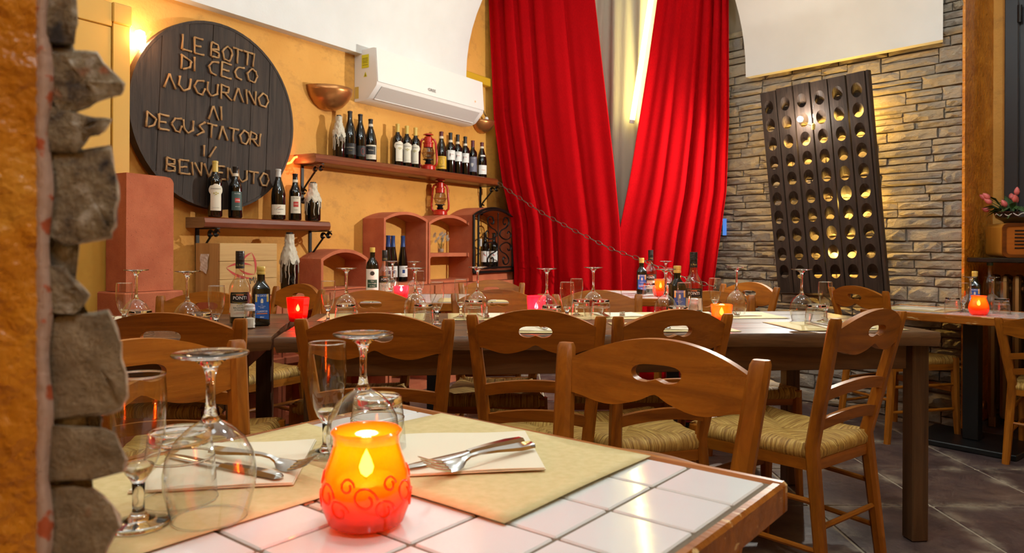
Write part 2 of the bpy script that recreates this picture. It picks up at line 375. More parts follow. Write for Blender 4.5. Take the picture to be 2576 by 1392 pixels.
    MT['yellowpaint'] = N('yellow_painted_panel').p(col=(.66, .36, .055), rough=.42).m
    MT['tube'] = glow('fluorescent_tube', (1, .86, .30), 17); MT['led'] = glow('rope_light', (1, .10, .02), 9); MT['hot'] = glow('lamp_hot', (1, .78, .5), 60)
    MT['star'] = glow('spot_bulb', (1, .95, .85), 500); MT['reddot'] = glow('indicator_led', (1, .12, .06), 4); MT['bluepane'] = glow('blue_screen_pane', (.10, .28, .8), .8)
mk()
_tx = {}
def text_mb(body, size=1.0, align='CENTER', bold=0.0):
    key = (body, align, bold)
    if key not in _tx:
        cu = bpy.data.curves.new('txt', 'FONT'); cu.body = body; cu.align_x = align; cu.align_y = 'CENTER'; cu.resolution_u = 2; cu.offset = bold
        o = bpy.data.objects.new('txt', cu); me = bpy.data.meshes.new_from_object(o)
        _tx[key] = ([tuple(v.co) for v in me.vertices], [tuple(p.vertices) for p in me.polygons])
        bpy.data.objects.remove(o); bpy.data.meshes.remove(me); bpy.data.curves.remove(cu)
    v, f = _tx[key]
    return [(x*size, y*size) for x, y, z in v], f
def wrap_text(body, size, r, z, ang=0.0, bold=0.0, wide=1.0):
    """text wrapped round a vertical cylinder of radius r, facing -y"""
    v, f = text_mb(body, size, bold=bold); mb = MB()
    return mb.add([(r*sin(ang+x*wide/r), -r*cos(ang+x*wide/r), z+y) for x, y in v], f)
def flat_text(body, size, bold=0.0, wide=1.0):
    v, f = text_mb(body, size, bold=bold); return MB().add([(x*wide, 0, y) for x, y in v], f)
# ================================================================== the room
def slab(name, W, s0, s1, w0, w1, z0, z1, mat, label=None):
    mb = MB(); c = [(s, w, z) for z in (z0, z1) for w in (w0, w1) for s in (s0, s1)]
    mb.add([W.pt(*q) for q in c], [(0, 1, 3, 2), (4, 6, 7, 5), (0, 4, 5, 1), (2, 3, 7, 6), (0, 2, 6, 4), (1, 5, 7, 3)])
    return struct(name, mb, mat, label=label)
slab('wall_left', WL, -4.0, 3.4, -.12, 0, 0, 3.7, MT['stucco'], 'ochre yellow rough plaster wall with stains')
# --- stone wall: backing and single ledge stones
wr = slab('wall_right', WR, -3.6, -.012, -.5, -.032, 0, 3.7, MT['mortar'], 'wall clad in stacked grey and ochre ledge stones')
def stone_mesh(k):
    rnd = random.Random(100+k); mb = MB(); nx, nz = 5, 3
    P = {}
    for i in range(nx+1):
        for j in range(nz+1):
            e = (i in (0, nx)) or (j in (0, nz))
            x = i/nx; z = j/nz
            if 0 < i < nx: x += rnd.uniform(-.05, .05)
            if 0 < j < nz: z += rnd.uniform(-.10, .10)
            jx = .012 if i in (0, nx) else 0
            x = min(max(x, .004), .996); z = min(max(z, .02), .98)
            if j in (0, nz): z += rnd.uniform(0, .07)*(1 if j == 0 else -1)
            if i in (0, nx): x += rnd.uniform(0, .02)*(1 if i == 0 else -1)
            y = -rnd.uniform(.40, .68) if e else -rnd.uniform(.62, 1.0)
            P[i, j] = len(mb.v); mb.v.append((x, y, z))
    for i in range(nx):
        for j in range(nz): mb.f.append((P[i, j], P[i+1, j], P[i+1, j+1], P[i, j+1]))
    ring = [(i, 0) for i in range(nx)]+[(nx, j) for j in range(nz)]+[(i, nz) for i in range(nx, 0, -1)]+[(0, j) for j in range(nz, 0, -1)]
    B = []
    for q in ring:
        x, y, z = mb.v[P[q]]; B.append(len(mb.v)); mb.v.append((x, 0, z))
    m = len(ring)
    for t in range(m): mb.f.append((P[ring[t]], B[t], B[(t+1) % m], P[ring[(t+1) % m]]))
    me = mb.mesh('stone', MT['stone']); fixn(me); return me
SM = [stone_mesh(k) for k in range(12)]
rnd = random.Random(5); z = .0; ns = 0
while z < 2.52:
    h = rnd.choice([.044, .052, .064, .078, .092, .058]); s = 0.0; first = True
    while s > -1.78:
        L = rnd.uniform(.14, .36)
        if first: L *= rnd.uniform(.4, 1); first = False
        if s-L < -1.70: L = s+1.78
        sp_ = rnd.uniform(.4, .6); subs = [(z, h)] if (h < .06 or rnd.random() < .5) else [(z, h*sp_), (z+h*sp_, h*(1-sp_))]
        for zz, hh in subs:
            o = obj('stone', SM[rnd.randrange(12)], parent=wr); o.rotation_euler = (0, 0, WR.a)
            o.location = WR.pt(s-L+.002, -.034, zz+.0015); o.scale = (L-.002, rnd.uniform(.030, .05), hh-.0015); ns += 1
        s -= L
    z += h
print('stones', ns)
# window recess to the right of the stone wall
tr = MB(); c = [(s, w, z) for z in (0, 3.7) for w in (-.47, .004) for s in (-.014, .0)]
tr.add([WR.pt(*q) for q in c], [(0, 1, 3, 2), (4, 6, 7, 5), (0, 4, 5, 1), (2, 3, 7, 6), (0, 2, 6, 4), (1, 5, 7, 3)])
struct('trim_1', tr, MT['orange'], label='orange painted reveal at the end of the stone wall')
slab('wall_recess', WR, 0.0, 2.5, -.6, -.47, 0, 3.7, MT['stucco'], 'ochre plaster at the back of the window recess')
sW = WR.px(2533, 300, -.45)[0]
win = slab('window_1', WR, sW, sW+1.1, -.47, -.43, 1.02, 3.1, MT['winframe'], 'dark grey glossy window shutter in the recess')
for ds, w in ((.0, .07), (.38, .05), (.8, .05)):
    mb = MB(); mb.bbox((0, 0, 0), (w/2, .018, 1.03), .004); o = obj('window_stile', mb, MT['winframe'], win); o.matrix_world = Matrix.Translation(WR.pt(sW+ds+w/2, -.418, 2.06)) @ Matrix.Rotation(WR.a, 4, 'Z')
mb = MB(); mb.tube([(0, 0, -.05), (0, 0, .05)], .012, 8); o = obj('hinge', mb, MT['blackp'], win); o.location = WR.pt(sW+.075, -.40, 2.38)
# ceiling, remaining walls
def flatbox(name, x0, x1, y0, y1, z0, z1, mat, label=None):
    mb = MB().box(((x0+x1)/2, (y0+y1)/2, (z0+z1)/2), ((x1-x0)/2, (y1-y0)/2, (z1-z0)/2)); return struct(name, mb, mat, label=label)
flatbox('ceiling', -4.2, 4.6, -2.0, 7.4, 3.62, 3.75, MT['white'])
flatbox('wall_back', -4.2, 4.6, -2.0, -1.9, 0, 3.7, MT['stucco'])
flatbox('wall_side', 4.3, 4.4, -2.0, 2.6, 0, 3.7, MT['stucco'])
flatbox('wall_side_left', -4.1, -4.0, -2.0, 1.2, 0, 3.7, MT['stucco'])
# vault over the left wall
zc = WL.px(640, 51, .07)[1]; se = WL.px(1173, 180, .07)[0]
def vault(name, W, zc, R, s0f, s1f, w0, band, label, top=3.64):
    prof = [(0, zc), (w0, zc), (w0, zc+band)]
    for k in range(1, 15):
        t = radians(86)*k/14; w, z = w0+R*(1-cos(t)), zc+band+R*sin(t)
        if z > top: break
        prof.append((w, z))
    prof.append((prof[-1][0]+.02, top)); prof.append((0, top))
    n = len(prof); mb = MB(); ns = 14
    for k in range(ns+1):
        for (w, z) in prof:
            a, b = s0f(w), s1f(w); mb.v.append(tuple(W.pt(a+(b-a)*k/ns, w, z)))
    for k in range(ns):
        for i in range(n): mb.f.append((k*n+i, k*n+(i+1) % n, (k+1)*n+(i+1) % n, (k+1)*n+i))
    mb.f.append(tuple(range(n))); mb.f.append(tuple(ns*n+i for i in range(n)))
    return struct(name, mb, MT['white'], smooth='auto', label=label)
vault('ceiling_vault_left', WL, zc, 1.15, lambda w: -3.9, lambda w: se, .07, .10, 'white plaster vault springing above the ochre wall')
sL, z1 = WR.px(1876, 190, .06); sR, z2 = WR.px(2372, 105, .06); sR3 = WR.px(2372, 20, .30)[0]; zb = (z1+z2)/2
vault('ceiling_vault_right', WR, zb, .95, lambda w: sL, lambda w: sR+(w-.06)*(sR3-sR)/.24, .06, .02, 'white plaster vault foot above the stone wall')
# --- floor with single tiles
fl = flatbox('floor', -4.2, 4.6, -2.0, 7.4, -.06, -.004, MT['grout'], 'dark plum slate tiles with pale worn joints')
tm = MB().bbox((0, 0, -.006), (.2345, .2345, .006), .003).mesh('floor_tile', MT['floor']); fixn(tm)
TS = .48
for ix in range(-6, 7):
    for iy in range(-1, 11):
        x, y = 1.18+TS*(ix+.5), 2.9+TS*(iy-4+.5)
        if abs(x) < y*.78+.5 or y < 1: obj('floor_tile', tm, parent=fl, loc=(x, y, 0))
# --- yellow painted door casing beside the barrel head
sD = WL.px(327, 320, .12)[0]; zD = WL.px(305, 10, .12)[1]; wS = sD-WL.px(283, 320, .12)[0]
dr = slab('door_1', WL, sD-1.1, sD-.006, .002, .105, 0, zD-.01, MT['yellowpaint'], 'tall yellow painted panelled casing beside the barrel head')
def wlbox(name, s0, s1, w0, w1, z0, z1, mat, parent=None, b=.003, label=None):
    mb = MB().bbox((0, 0, 0), ((s1-s0)/2, abs(w1-w0)/2, (z1-z0)/2), b); o = obj(name, mb, mat, parent)
    o.location = WL.pt((s0+s1)/2, (w0+w1)/2, (z0+z1)/2); o.rotation_euler = (0, 0, WL.a)
    if label: o['label'] = label
    return o
zK = WL.px(305, 62, .12)[1]
wlbox('stile', sD-wS, sD, .105, .120, .0, zK, MT['yellowpaint'], dr); wlbox('corner_block', sD-wS-.004, sD+.006, .105, .128, zK, zD, MT['yellowpaint'], dr, .006)
zK2 = WL.px(240, 50, .12)[1]; wlbox('rail', sD-1.1, sD-wS-.004, .105, .120, zK2-.01, zD-.004, MT['yellowpaint'], dr); wlbox('panel', sD-1.1, sD-wS-.003, .105, .112, 0, zK2-.012, MT['yellowpaint'], dr)
# --- broken masonry wall edge close to the camera
YF = .46
fw = MB()
def fpt(x, y, Y=YF): return uy(x, y, Y)
def lump(poly, Y0, Y1, seed, inset=.93, sub=2):
    rn = random.Random(seed); P = []
    n = len(poly)
    for i in range(n):
        a, b = poly[i], poly[(i+1) % n]
        for t in range(sub): u = t/sub; P.append((a[0]+(b[0]-a[0])*u+rn.uniform(-4, 4), a[1]+(b[1]-a[1])*u+rn.uniform(-4, 4)))
    cx = sum(p[0] for p in P)/len(P); cy = sum(p[1] for p in P)/len(P); mb = MB(); rings = []
    for (f, Y) in ((.35, Y0+.0005), (.70, Y0+.0008), (.93, Y0+.002), (.985, Y0+.006), (1.0, Y0+.014), (.97, Y1-.02), (.85, Y1)):
        row = []
        for p in P:
            q = uy(cx+(p[0]-cx)*f-(14 if Y > Y0+.03 else 0), cy+(p[1]-cy)*f, Y); k = len(mb.v)
            mb.v.append((q.x, q.y+rn.uniform(-.0015, .0015), q.z)); row.append(k)
        rings.append(row)
    m = len(P); c0 = len(mb.v); q = uy(cx, cy, Y0); mb.v.append((q.x, Y0, q.z))
    for i in range(m): mb.f.append((c0, rings[0][i], rings[0][(i+1) % m]))
    for a, b in zip(rings, rings[1:]):
        for i in range(m): mb.f.append((a[i], b[i], b[(i+1) % m], a[(i+1) % m]))
    mb.f.append(tuple(rings[-1])); return mb
core = lump([(96, -120), (160, -120), (175, 60), (188, 130), (178, 300), (200, 340), (216, 420), (180, 600), (150, 640), (130, 690), (170, 790), (240, 830), (262, 1000), (258, 1070), (250, 1190), (214, 1220), (240, 1300), (200, 1600), (96, 1600)], YF+.006, YF+.09, 3, sub=5)
wf = struct('wall_foreground', core, MT['masonry'], smooth=True, label='broken masonry edge of a wall close by, orange plaster on its face')
polys = [([(104, -140), (182, -140), (194, 60), (190, 112), (150, 116), (105, 112)], 'masonry', 'rubble_stone'),
 ([(112, 112), (180, 122), (246, 132), (282, 182), (318, 214), (302, 238), (240, 262), (196, 282), (140, 285), (112, 220)], 'masonry', 'rubble_stone'),
 ([(115, 262), (190, 284), (236, 298), (282, 296), (264, 334), (226, 346), (190, 385), (115, 385)], 'masonry', 'rubble_stone'),
 ([(112, 372), (200, 378), (282, 366), (294, 430), (300, 500), (290, 570), (278, 602), (160, 622), (112, 600)], 'masonry', 'rubble_stone'),
 ([(104, 655), (165, 668), (200, 706), (226, 740), (205, 775), (190, 790), (106, 790)], 'masonry', 'rubble_stone'),
 ([(112, 796), (200, 784), (275, 780), (298, 826), (308, 900), (326, 1000), (306, 1034), (272, 1048), (112, 1066)], 'brickgrey', 'brick'),
 ([(118, 1068), (230, 1072), (292, 1090), (320, 1156), (312, 1190), (240, 1206), (118, 1212)], 'brickgrey', 'brick'),
 ([(118, 1216), (236, 1222), (284, 1270), (310, 1322), (270, 1378), (246, 1480), (118, 1480)], 'brickgrey', 'brick')]
for i, (pl, m, nm) in enumerate(polys):
    obj(nm, lump(pl, YF-.004+.003*(i % 2), YF+.07, 20+i), MT[m], wf, smooth='auto')
rs = random.Random(77)
for rng in ((-165, -9700, -1), (1490, 4690, 1)):        # the same broken edge carried on to ceiling and floor
    y = rng[0]
    while (y-rng[1])*rng[2] < 0:
        hh = rs.uniform(230, 430); y2 = max(min(y+rng[2]*hh, 4700), -9760); t_, b_ = min(y, y2), max(y, y2); xr = rs.uniform(225, 310)
        obj('rubble_stone', lump([(106, t_), (xr-50, t_+rs.uniform(0, 15)), (xr, t_+hh*.35), (xr-rs.uniform(0, 30), b_-hh*.15), (xr-90, b_), (106, b_)], YF-.003, YF+.07, rs.randrange(999)), MT['masonry'], wf, smooth='auto'); y = y2
pl = [(-.305, .463), (-.41, .62), (-1.4, .62), (-1.4, .463)]; mb = MB(); mb.v = [(x, y, z) for z in (0, 3.62) for x, y in pl]; mb.f = [(0, 1, 2, 3), (7, 6, 5, 4)]+[(i, (i+1) % 4, 4+(i+1) % 4, 4+i) for i in range(4)]
obj('wall_core', mb, MT['orange'], wf)
def pink(u, v):
    x = 78+u*52+6*sin(v*40)*u; q = uy(x, -160+v*1800, YF-.001-.006*sin(u*pi)); return (q.x, q.y, q.z)
obj('plaster_edge', MB().grid(pink, 6, 60), MT['pink'], wf, smooth=True)
rn = random.Random(9)
def orng(u, v):
    q = uy(-330+u*424, -160+v*1800, YF-.004-.010*sin(min(1, (1-u)*2.2)*pi/2)-rn.uniform(0, .0022)); return (q.x, q.y, q.z)
obj('plaster_face', MB().grid(orng, 26, 110), MT['orange'], wf, smooth=True)
# ================================================================== the corner curtain
C0 = WL.pt(WL.px(1236, 400, .02)[0], .02, 0); C1 = WR.pt(WR.px(1836, 400, .03)[0], .03, 0)
CD = (C1-C0).normalized(); CN = Vector((CD.y, -CD.x, 0)); CW = Wall((C0.x, C0.y), atan2(CD.y, CD.x))
def interp(P, z):
    P = sorted(P, key=lambda p: p[1])
    if z <= P[0][1]: a, b = P[0], P[1]
    elif z >= P[-1][1]: a, b = P[-2], P[-1]
    else:
        for a, b in zip(P, P[1:]):
            if a[1] <= z <= b[1]: break
    t = (z-a[1])/max(1e-6, b[1]-a[1]); return a[0]+(b[0]-a[0])*t
def curtain(name, L, R, folds, label, w0=.10, seed=1, bottom=.015):
    L = [CW.px(x, y, w0) for x, y in L]; R = [CW.px(x, y, w0) for x, y in R]; rn = random.Random(seed)
    def fn(u, v):
        z = 3.5+(bottom-3.5)*v; a, b = interp(L, z), interp(R, z); dep = 0
        for (c, w, A, sk) in folds: dep -= A*math.exp(-((u-c-sk*v)/w)**2)
        dep += .006*sin(u*19+seed)+.010*sin(3.2*v+u*4+seed)+.004*sin(u*43+v*4)
        return tuple(CW.pt(a+(b-a)*u, w0+dep, z))
    mb = MB().grid(fn, 140, 40)
    o = obj(name, mb, MT['red'], smooth=True); m = o.modifiers.new('thick', 'SOLIDIFY'); m.thickness = .004; return tag(o, label, 'curtain')
curtain('curtain', [(1226, 0), (1238, 300), (1258, 450), (1282, 560), (1290, 700), (1268, 860)], [(1498, 0), (1520, 190), (1545, 400), (1561, 575), (1566, 760), (1566, 920)], [(.02, .03, .03, 0), (.13, .022, .040, .02), (.27, .028, .034, .04), (.42, .020, .046, .0), (.56, .05, .014, .02), (.74, .03, .018, -.03), (.90, .05, .014, 0)], 'wide dark red curtain panel beside the air conditioner and bottle shelf', seed=3)
curtain('curtain', [(1656, 0), (1634, 150), (1610, 300), (1585, 450), (1556, 590), (1546, 760), (1546, 920)], [(1832, 0), (1834, 300), (1828, 480), (1806, 640), (1790, 760), (1780, 900)], [(.10, .05, .010, 0), (.34, .03, .012, .02), (.64, .030, .050, -.06), (.78, .025, .055, -.05), (.90, .022, .045, -.03), (.985, .02, .03, 0)], 'red curtain panel hanging beside the stone wall', w0=.06, seed=8)
def sheer(u, v):
    z = 3.5+(.02-3.5)*v; return tuple(CW.pt(.45+u*1.25, -.10+.02*sin(u*34+1)+.012*sin(u*71+v*3), z))
o = obj('sheer_curtain', MB().grid(sheer, 80, 12), MT['sheer'], smooth=True); o.modifiers.new('thick', 'SOLIDIFY').thickness = .002; tag(o, 'ivory sheer curtain showing between the two red panels', 'curtain')
a = CW.pt(*[CW.px(1590, 306, -.03)[0], -.03, CW.px(1590, 306, -.03)[1]]); sb, zb2 = CW.px(1642, -30, -.03); b = CW.pt(sb, -.03, zb2); dv = (b-a); b = a+dv*(1.15/dv.length)
tb = thing('tube_lamp', 'glowing slanting fluorescent tube between the red curtains', 'lamp', a)
tb.location = a
obj('tube', MB().tube([(0, 0, 0), b-a], .019, 12), MT['tube'], tb, smooth='auto')
for q in (Vector((0, 0, 0)), b-a): obj('end_cap', MB().tube([q-(b-a)*.012, q+(b-a)*.012], .0195, 12), MT['plastic'], tb)
# window pane glimpsed behind the curtain edge
s0, zz0 = WR.px(1826, 545, -.0); s1_, zz1 = WR.px(1814, 600, -.0)
mb = MB().box((0, 0, 0), (.012, .006, .06)); o = struct('window_2', mb, MT['bluepane'], label='bluish lit pane glimpsed behind the curtain edge'); o.location = CW.pt((C1-C0).length-.045, -.03, 1.16); o.rotation_euler = (0, 0, CW.a)
# ================================================================== left wall: barrel head with twig letters
def wroot(name, label, cat, s, w, z, W=WL, group=None): return thing(name, label, cat, W.pt(s, w, z), W.a, group)
WB = .075
bs, bz = WL.px(530, 288, WB); bt = WL.px(527, 52, WB)[1]; bb = WL.px(540, 527, WB)[1]; BR = (bt-bb)/2; bz = (bt+bb)/2; bs = WL.px(737, 290, WB)[0]-BR
bar = wroot('barrel_head', 'large round dark oak barrel head with Italian words in vine twigs', 'barrel head', bs, 0, bz)
tilt = radians(2.5)
cuts = [-1, -.70, -.40, -.12, .16, .40, .64, 1]
for a, b in zip(cuts, cuts[1:]):
    n = 10; up = [(x, sqrt(max(0, 1-x*x))) for x in [a+(b-a)*k/n for k in range(n+1)]]
    poly = [(x*BR*.985, z*BR*.985) for x, z in up]+[(x*BR*.985, -z*BR*.985) for x, z in reversed(up)]
    poly = [(x+(.0016 if i <= n else .0016)*(1 if x < (a+b)/2*BR else -1), z) for i, (x, z) in enumerate(poly)]
    q = []
    for p in poly:
        if not q or (abs(p[0]-q[-1][0])+abs(p[1]-q[-1][1])) > 1e-4: q.append(p)
    mb = MB().prism(q, .045, Matrix.Translation((0, -WB+random.uniform(-.002, .002), 0)) @ Matrix.Rotation(tilt, 4, 'Y')); obj('stave', mb, MT['barrel'], bar)
rim = MB(); n = 64
for (r, y) in ((BR, -WB-.004), (BR*.972, -WB-.004), (BR*.972, -.025), (BR, -.025)):
    for k in range(n): t = 2*pi*k/n; rim.v.append((r*cos(t), y, r*sin(t)))
for j in range(4):
    for k in range(n): rim.f.append((j*n+k, j*n+(k+1) % n, ((j+1) % 4)*n+(k+1) % n, ((j+1) % 4)*n+k))
obj('rim', rim, MT['barrel'], bar, smooth='auto')
GL = dict(L=[[(0, 1), (0, 0)], [(0, 0), (.8, .02)]], E=[[(0, 1), (0, 0)], [(0, 1), (.8, .97)], [(0, .48), (.6, .5)], [(0, 0), (.85, 0)]],
 B=[[(0, 1), (0, 0)], [(0, 1), (.6, .92), (.62, .6), (0, .5)], [(0, .48), (.7, .38), (.68, .08), (.05, 0)]],
 O=[[(.45, 1), (0, .55), (.2, .05)], [(.2, .05), (.7, 0), (.95, .5)], [(.95, .5), (.8, .85), (.45, 1)]],
 T=[[(-.05, .98), (.9, .96)], [(.42, .95), (.4, 0)]], I=[[(.2, 1), (.18, 0)]], D=[[(.1, 1), (0, 0)], [(.05, 1), (.8, .62)], [(.8, .62), (.7, .2), (.15, 0)]],
 C=[[(.85, .95), (.3, .9), (.02, .5)], [(.02, .5), (.2, .12), (.6, 0)]], A=[[(0, 0), (.4, 1)], [(.4, 1), (.85, 0)]],
 U=[[(0, 1), (.02, .35), (.35, 0)], [(.35, 0), (.8, .25), (.85, 1)]], G=[[(.85, .95), (.3, .9), (.02, .5)], [(.02, .5), (.3, .05), (.7, 0)], [(.7, 0), (.9, .45)]],
 R=[[(.05, 1), (0, 0)], [(0, 1), (.7, .85), (.6, .5), (.05, .45)], [(.3, .45), (.9, 0)]], N=[[(0, 1), (.05, 0)], [(.2, .95), (.75, .1)], [(.85, 1), (.8, 0)]],
 S=[[(.85, 1), (.3, .7)], [(.3, .7), (.75, .35)], [(.75, .35), (.1, 0)]], V=[[(0, 1), (.4, 0)], [(.4, 0), (.9, 1)]])
GL['l'] = [[(.0, 0), (.5, 1)]]
LINES = [('LE BOTTI', (455, 106), (646, 155), 40), ('DI CECO', (449, 155), (646, 193), 38), ('AUGURANO', (407, 201), (674, 255), 39), ('AI', (517, 284), (570, 287), 36),
         ('DEGUSTATORI', (362, 299), (662, 355), 38), ('Il', (508, 379), (548, 385), 29), ('BENVENUTO', (414, 413), (674, 454), 36)]
rl = random.Random(4)
for body, p0, p1, hp in LINES:
    (sa, za), (sb, zb3) = WL.px(*p0, WB), WL.px(*p1, WB); H = WL.px(p0[0], p0[1]-hp/2, WB)[1]-WL.px(p0[0], p0[1]+hp/2, WB)[1]
    wch = [.5 if c in 'IlL ' and c != 'L' else (.45 if c == ' ' else 1.0) for c in body]; tot = sum(wch); acc = 0
    for c, wc in zip(body, wch):
        x0 = sa+(sb-sa)*acc/tot; cw = (sb-sa)*wc/tot; acc += wc
        if c == ' ': continue
        zc0 = za+(zb3-za)*(acc-wc/2)/tot; mb = MB(); gw = min(cw*.82, H*.8)/(.85 if c not in 'Il' else .5); H2 = H*rl.uniform(.92, 1.02); rot = rl.uniform(-.06, .06)
        for st in GL[c]:
            pts = []
            for k, (gx, gz) in enumerate(st):
                lx = (gx-.4)*gw; lz = (gz-.5)*H2
                pts.append(Vector((x0+cw*.45-bs+lx*cos(rot)-lz*sin(rot)+rl.uniform(-.002, .002), -WB-.009, zc0-bz+lz+lx*sin(rot))))
            fine = []
            for A, B in zip(pts, pts[1:]):
                for t in range(3): fine.append(A.lerp(B, t/3)+Vector((rl.uniform(-.0015, .0015), rl.uniform(-.0015, 0), rl.uniform(-.0015, .0015))))
            fine.append(pts[-1]); rr = [.0052*rl.uniform(.85, 1.1) for _ in fine]; rr[0] *= 1.35; rr[-1] *= 1.25
            if len(rr) > 4: rr[len(rr)//2] *= 1.3
            mb.tube(fine, rr, 6)
        obj('letter', mb, MT['twig'], bar, smooth=True)
# ------------------------------------------------------------------ rope lights and lamp glow behind the barrel head
s, zt = WL.px(352, 100, .05); g = wroot('wall_lamp', 'small glaring lamp wedged behind the barrel head with red glass tip', 'lamp', s, .05, zt)
obj('bulb', MB().lathe([(0, -.05), (.022, -.04), (.028, 0), (.022, .04), (0, .05)], 14), MT['hot'], g, smooth=True)
s2, z2 = WL.px(376, 84, .05); obj('red_tip', MB().tube([(s2-s-.02, 0, z2-zt-.04), (s2-s+.005, 0, z2-zt+.012)], .008, 8), MT['led'], g)
s, zt = WL.px(722, 412, .03); s2, z2 = WL.px(752, 394, .03)
tag(obj('rope_light', MB().tube([WL.pt(s, .03, zt), WL.pt(s+.03, .03, zt+.01), WL.pt(s+(s2-s)*.6, .035, z2-.01), WL.pt(s2, .03, z2)], .007, 8), MT['led'], smooth=True), 'short red rope light between barrel head and long shelf', 'light')
lamp('wall_lamp_light', WL.pt(WL.px(345, 95, .08)[0], .16, WL.px(345, 95, .08)[1]), 2.2, (1, .55, .25), .03)
lamp('rope_light_glow', WL.pt(s+.05, .09, zt), .5, (1, .25, .08), .03)
# ------------------------------------------------------------------ shelves
def scroll_bracket(parent, x, z, hgt=.24, dep=.19, nm='bracket'):
    e = MB()
    e.bbox((x, -.004, z-hgt/2), (.011, .004, hgt/2), .001); o = obj(nm, e, MT['iron'], parent)
    arm = MB(); arm.bbox((x, -dep/2, z-.004), (.010, dep/2, .003), .001); obj('bracket_arm', arm, MT['iron'], parent)
    st = [(x, -.012, z-hgt*.66), (x, -dep*.3, z-hgt*.46), (x, -dep*.62, z-.05)]
    obj('bracket_strut', MB().tube(st, .006, 6, sx=1.4), MT['iron'], parent)
    for (cy, cz, r) in ((-dep*.66, z-.035, .022), (-dep*.93, z-.032, .022), (-.024, z-hgt*.72, .02), (-.022, z-hgt*.96, .02)):
        pts = [(x, cy-r*(1-.65*t/14)*cos(t*.42+.4), cz+r*(1-.65*t/14)*sin(t*.42+.4)) for t in range(14)]
        obj('scroll', MB().tube(pts, .0045, 6, sx=2.2), MT['iron'], parent, smooth='auto')
def shelf(name, label, p0, p1, thick_px, dep, brk, endlab):
    (sa, za) = WL.px(*p0, dep); (sb, zb_) = WL.px(*p1, dep); zt = (za+zb_)/2; th = thick_px*4.4/F
    r = wroot(name, label, 'shelf', sa, 0, zt); L = sb-sa
    prof = [(0, 0), (-dep+.018, 0), (-dep+.005, -.006), (-dep, -th/2), (-dep+.006, -th+.005), (-dep+.02, -th), (0, -th)]
    mb = MB(); n = len(prof)
    for x in (0, L):
        for (y, z) in prof: mb.v.append((x, y, z))
    mb.f = [tuple(range(n)), tuple(range(2*n-1, n-1, -1))]+[(i, n+i, n+(i+1) % n, (i+1) % n) for i in range(n)]
    obj('board', mb, MT['shelf'], r, smooth=False)
    obj('end_grain', MB().add([(-.0008, y, z) for y, z in prof], [tuple(range(n))]), MT[endlab], r)
    for bx in brk: scroll_bracket(r, WL.px(bx[0], bx[1], .01)[0]-sa, -th)
    return r, zt, sa, L
sh1, zs1, sa1, L1 = shelf('wall_shelf', 'short mahogany wall shelf below the barrel head, on iron scroll brackets', (516, 548), (832, 556), 24, .17, ((498, 600), (782, 600)), 'shelf_end')
sh2, zs2, sa2, L2 = shelf('wall_shelf', 'long mahogany wall shelf under the air conditioner, on iron scroll brackets', (795, 390), (1254, 446), 24, .20, ((762, 430), (1210, 480)), 'shelf_end')
# ------------------------------------------------------------------ bottles
BPROF = dict(bord=[(0, .003), (.030, 0), (.036, .004), (.0375, .012), (.0375, .185), (.036, .200), (.030, .215), (.020, .226), (.0155, .236), (.0145, .250), (.0142, .292), (.0155, .293), (.0155, .303), (.013, .305), (0, .305)],
 burg=[(0, .003), (.033, 0), (.040, .004), (.0415, .012), (.0415, .135), (.039, .160), (.033, .188), (.025, .215), (.018, .236), (.0155, .252), (.0145, .27), (.0143, .287), (.016, .289), (.016, .297), (.013, .299), (0, .299)],
 albe=[(0, .003), (.032, 0), (.0375, .004), (.0385, .012), (.036, .175), (.0345, .190), (.028, .205), (.019, .226), (.0152, .246), (.0145, .26), (.0142, .292), (.0155, .294), (.0155, .303), (0, .305)],
 rhine=[(0, .003), (.030, 0), (.0365, .004), (.0365, .012), (.0365, .12), (.034, .15), (.028, .19), (.022, .225), (.017, .26), (.0148, .285), (.0145, .325), (.0155, .327), (.0155, .337), (0, .338)])
def patch(r, z0, z1, a, mb=None, nz=6, rf=None, shape=None, na=12):
    mb = mb or MB(); vs = []
    for j in range(nz+1):
        z = z0+(z1-z0)*j/nz; aa = a if not shape else a*shape(j/nz)
        for i in range(na+1):
            t = -aa+2*aa*i/na; rr = rf(z) if rf else r; vs.append((rr*sin(t), -rr*cos(t), z))
    return mb.add(vs, [(j*(na+1)+i, j*(na+1)+i+1, (j+1)*(na+1)+i+1, (j+1)*(na+1)+i) for j in range(nz) for i in range(na)])
def rad_at(prof, z):
    for (r0, z0), (r1, z1) in zip(prof, prof[1:]):
        if z0 <= z <= z1 and z1 > z0: return r0+(r1-r0)*(z-z0)/(z1-z0)
    return prof[-2][0]
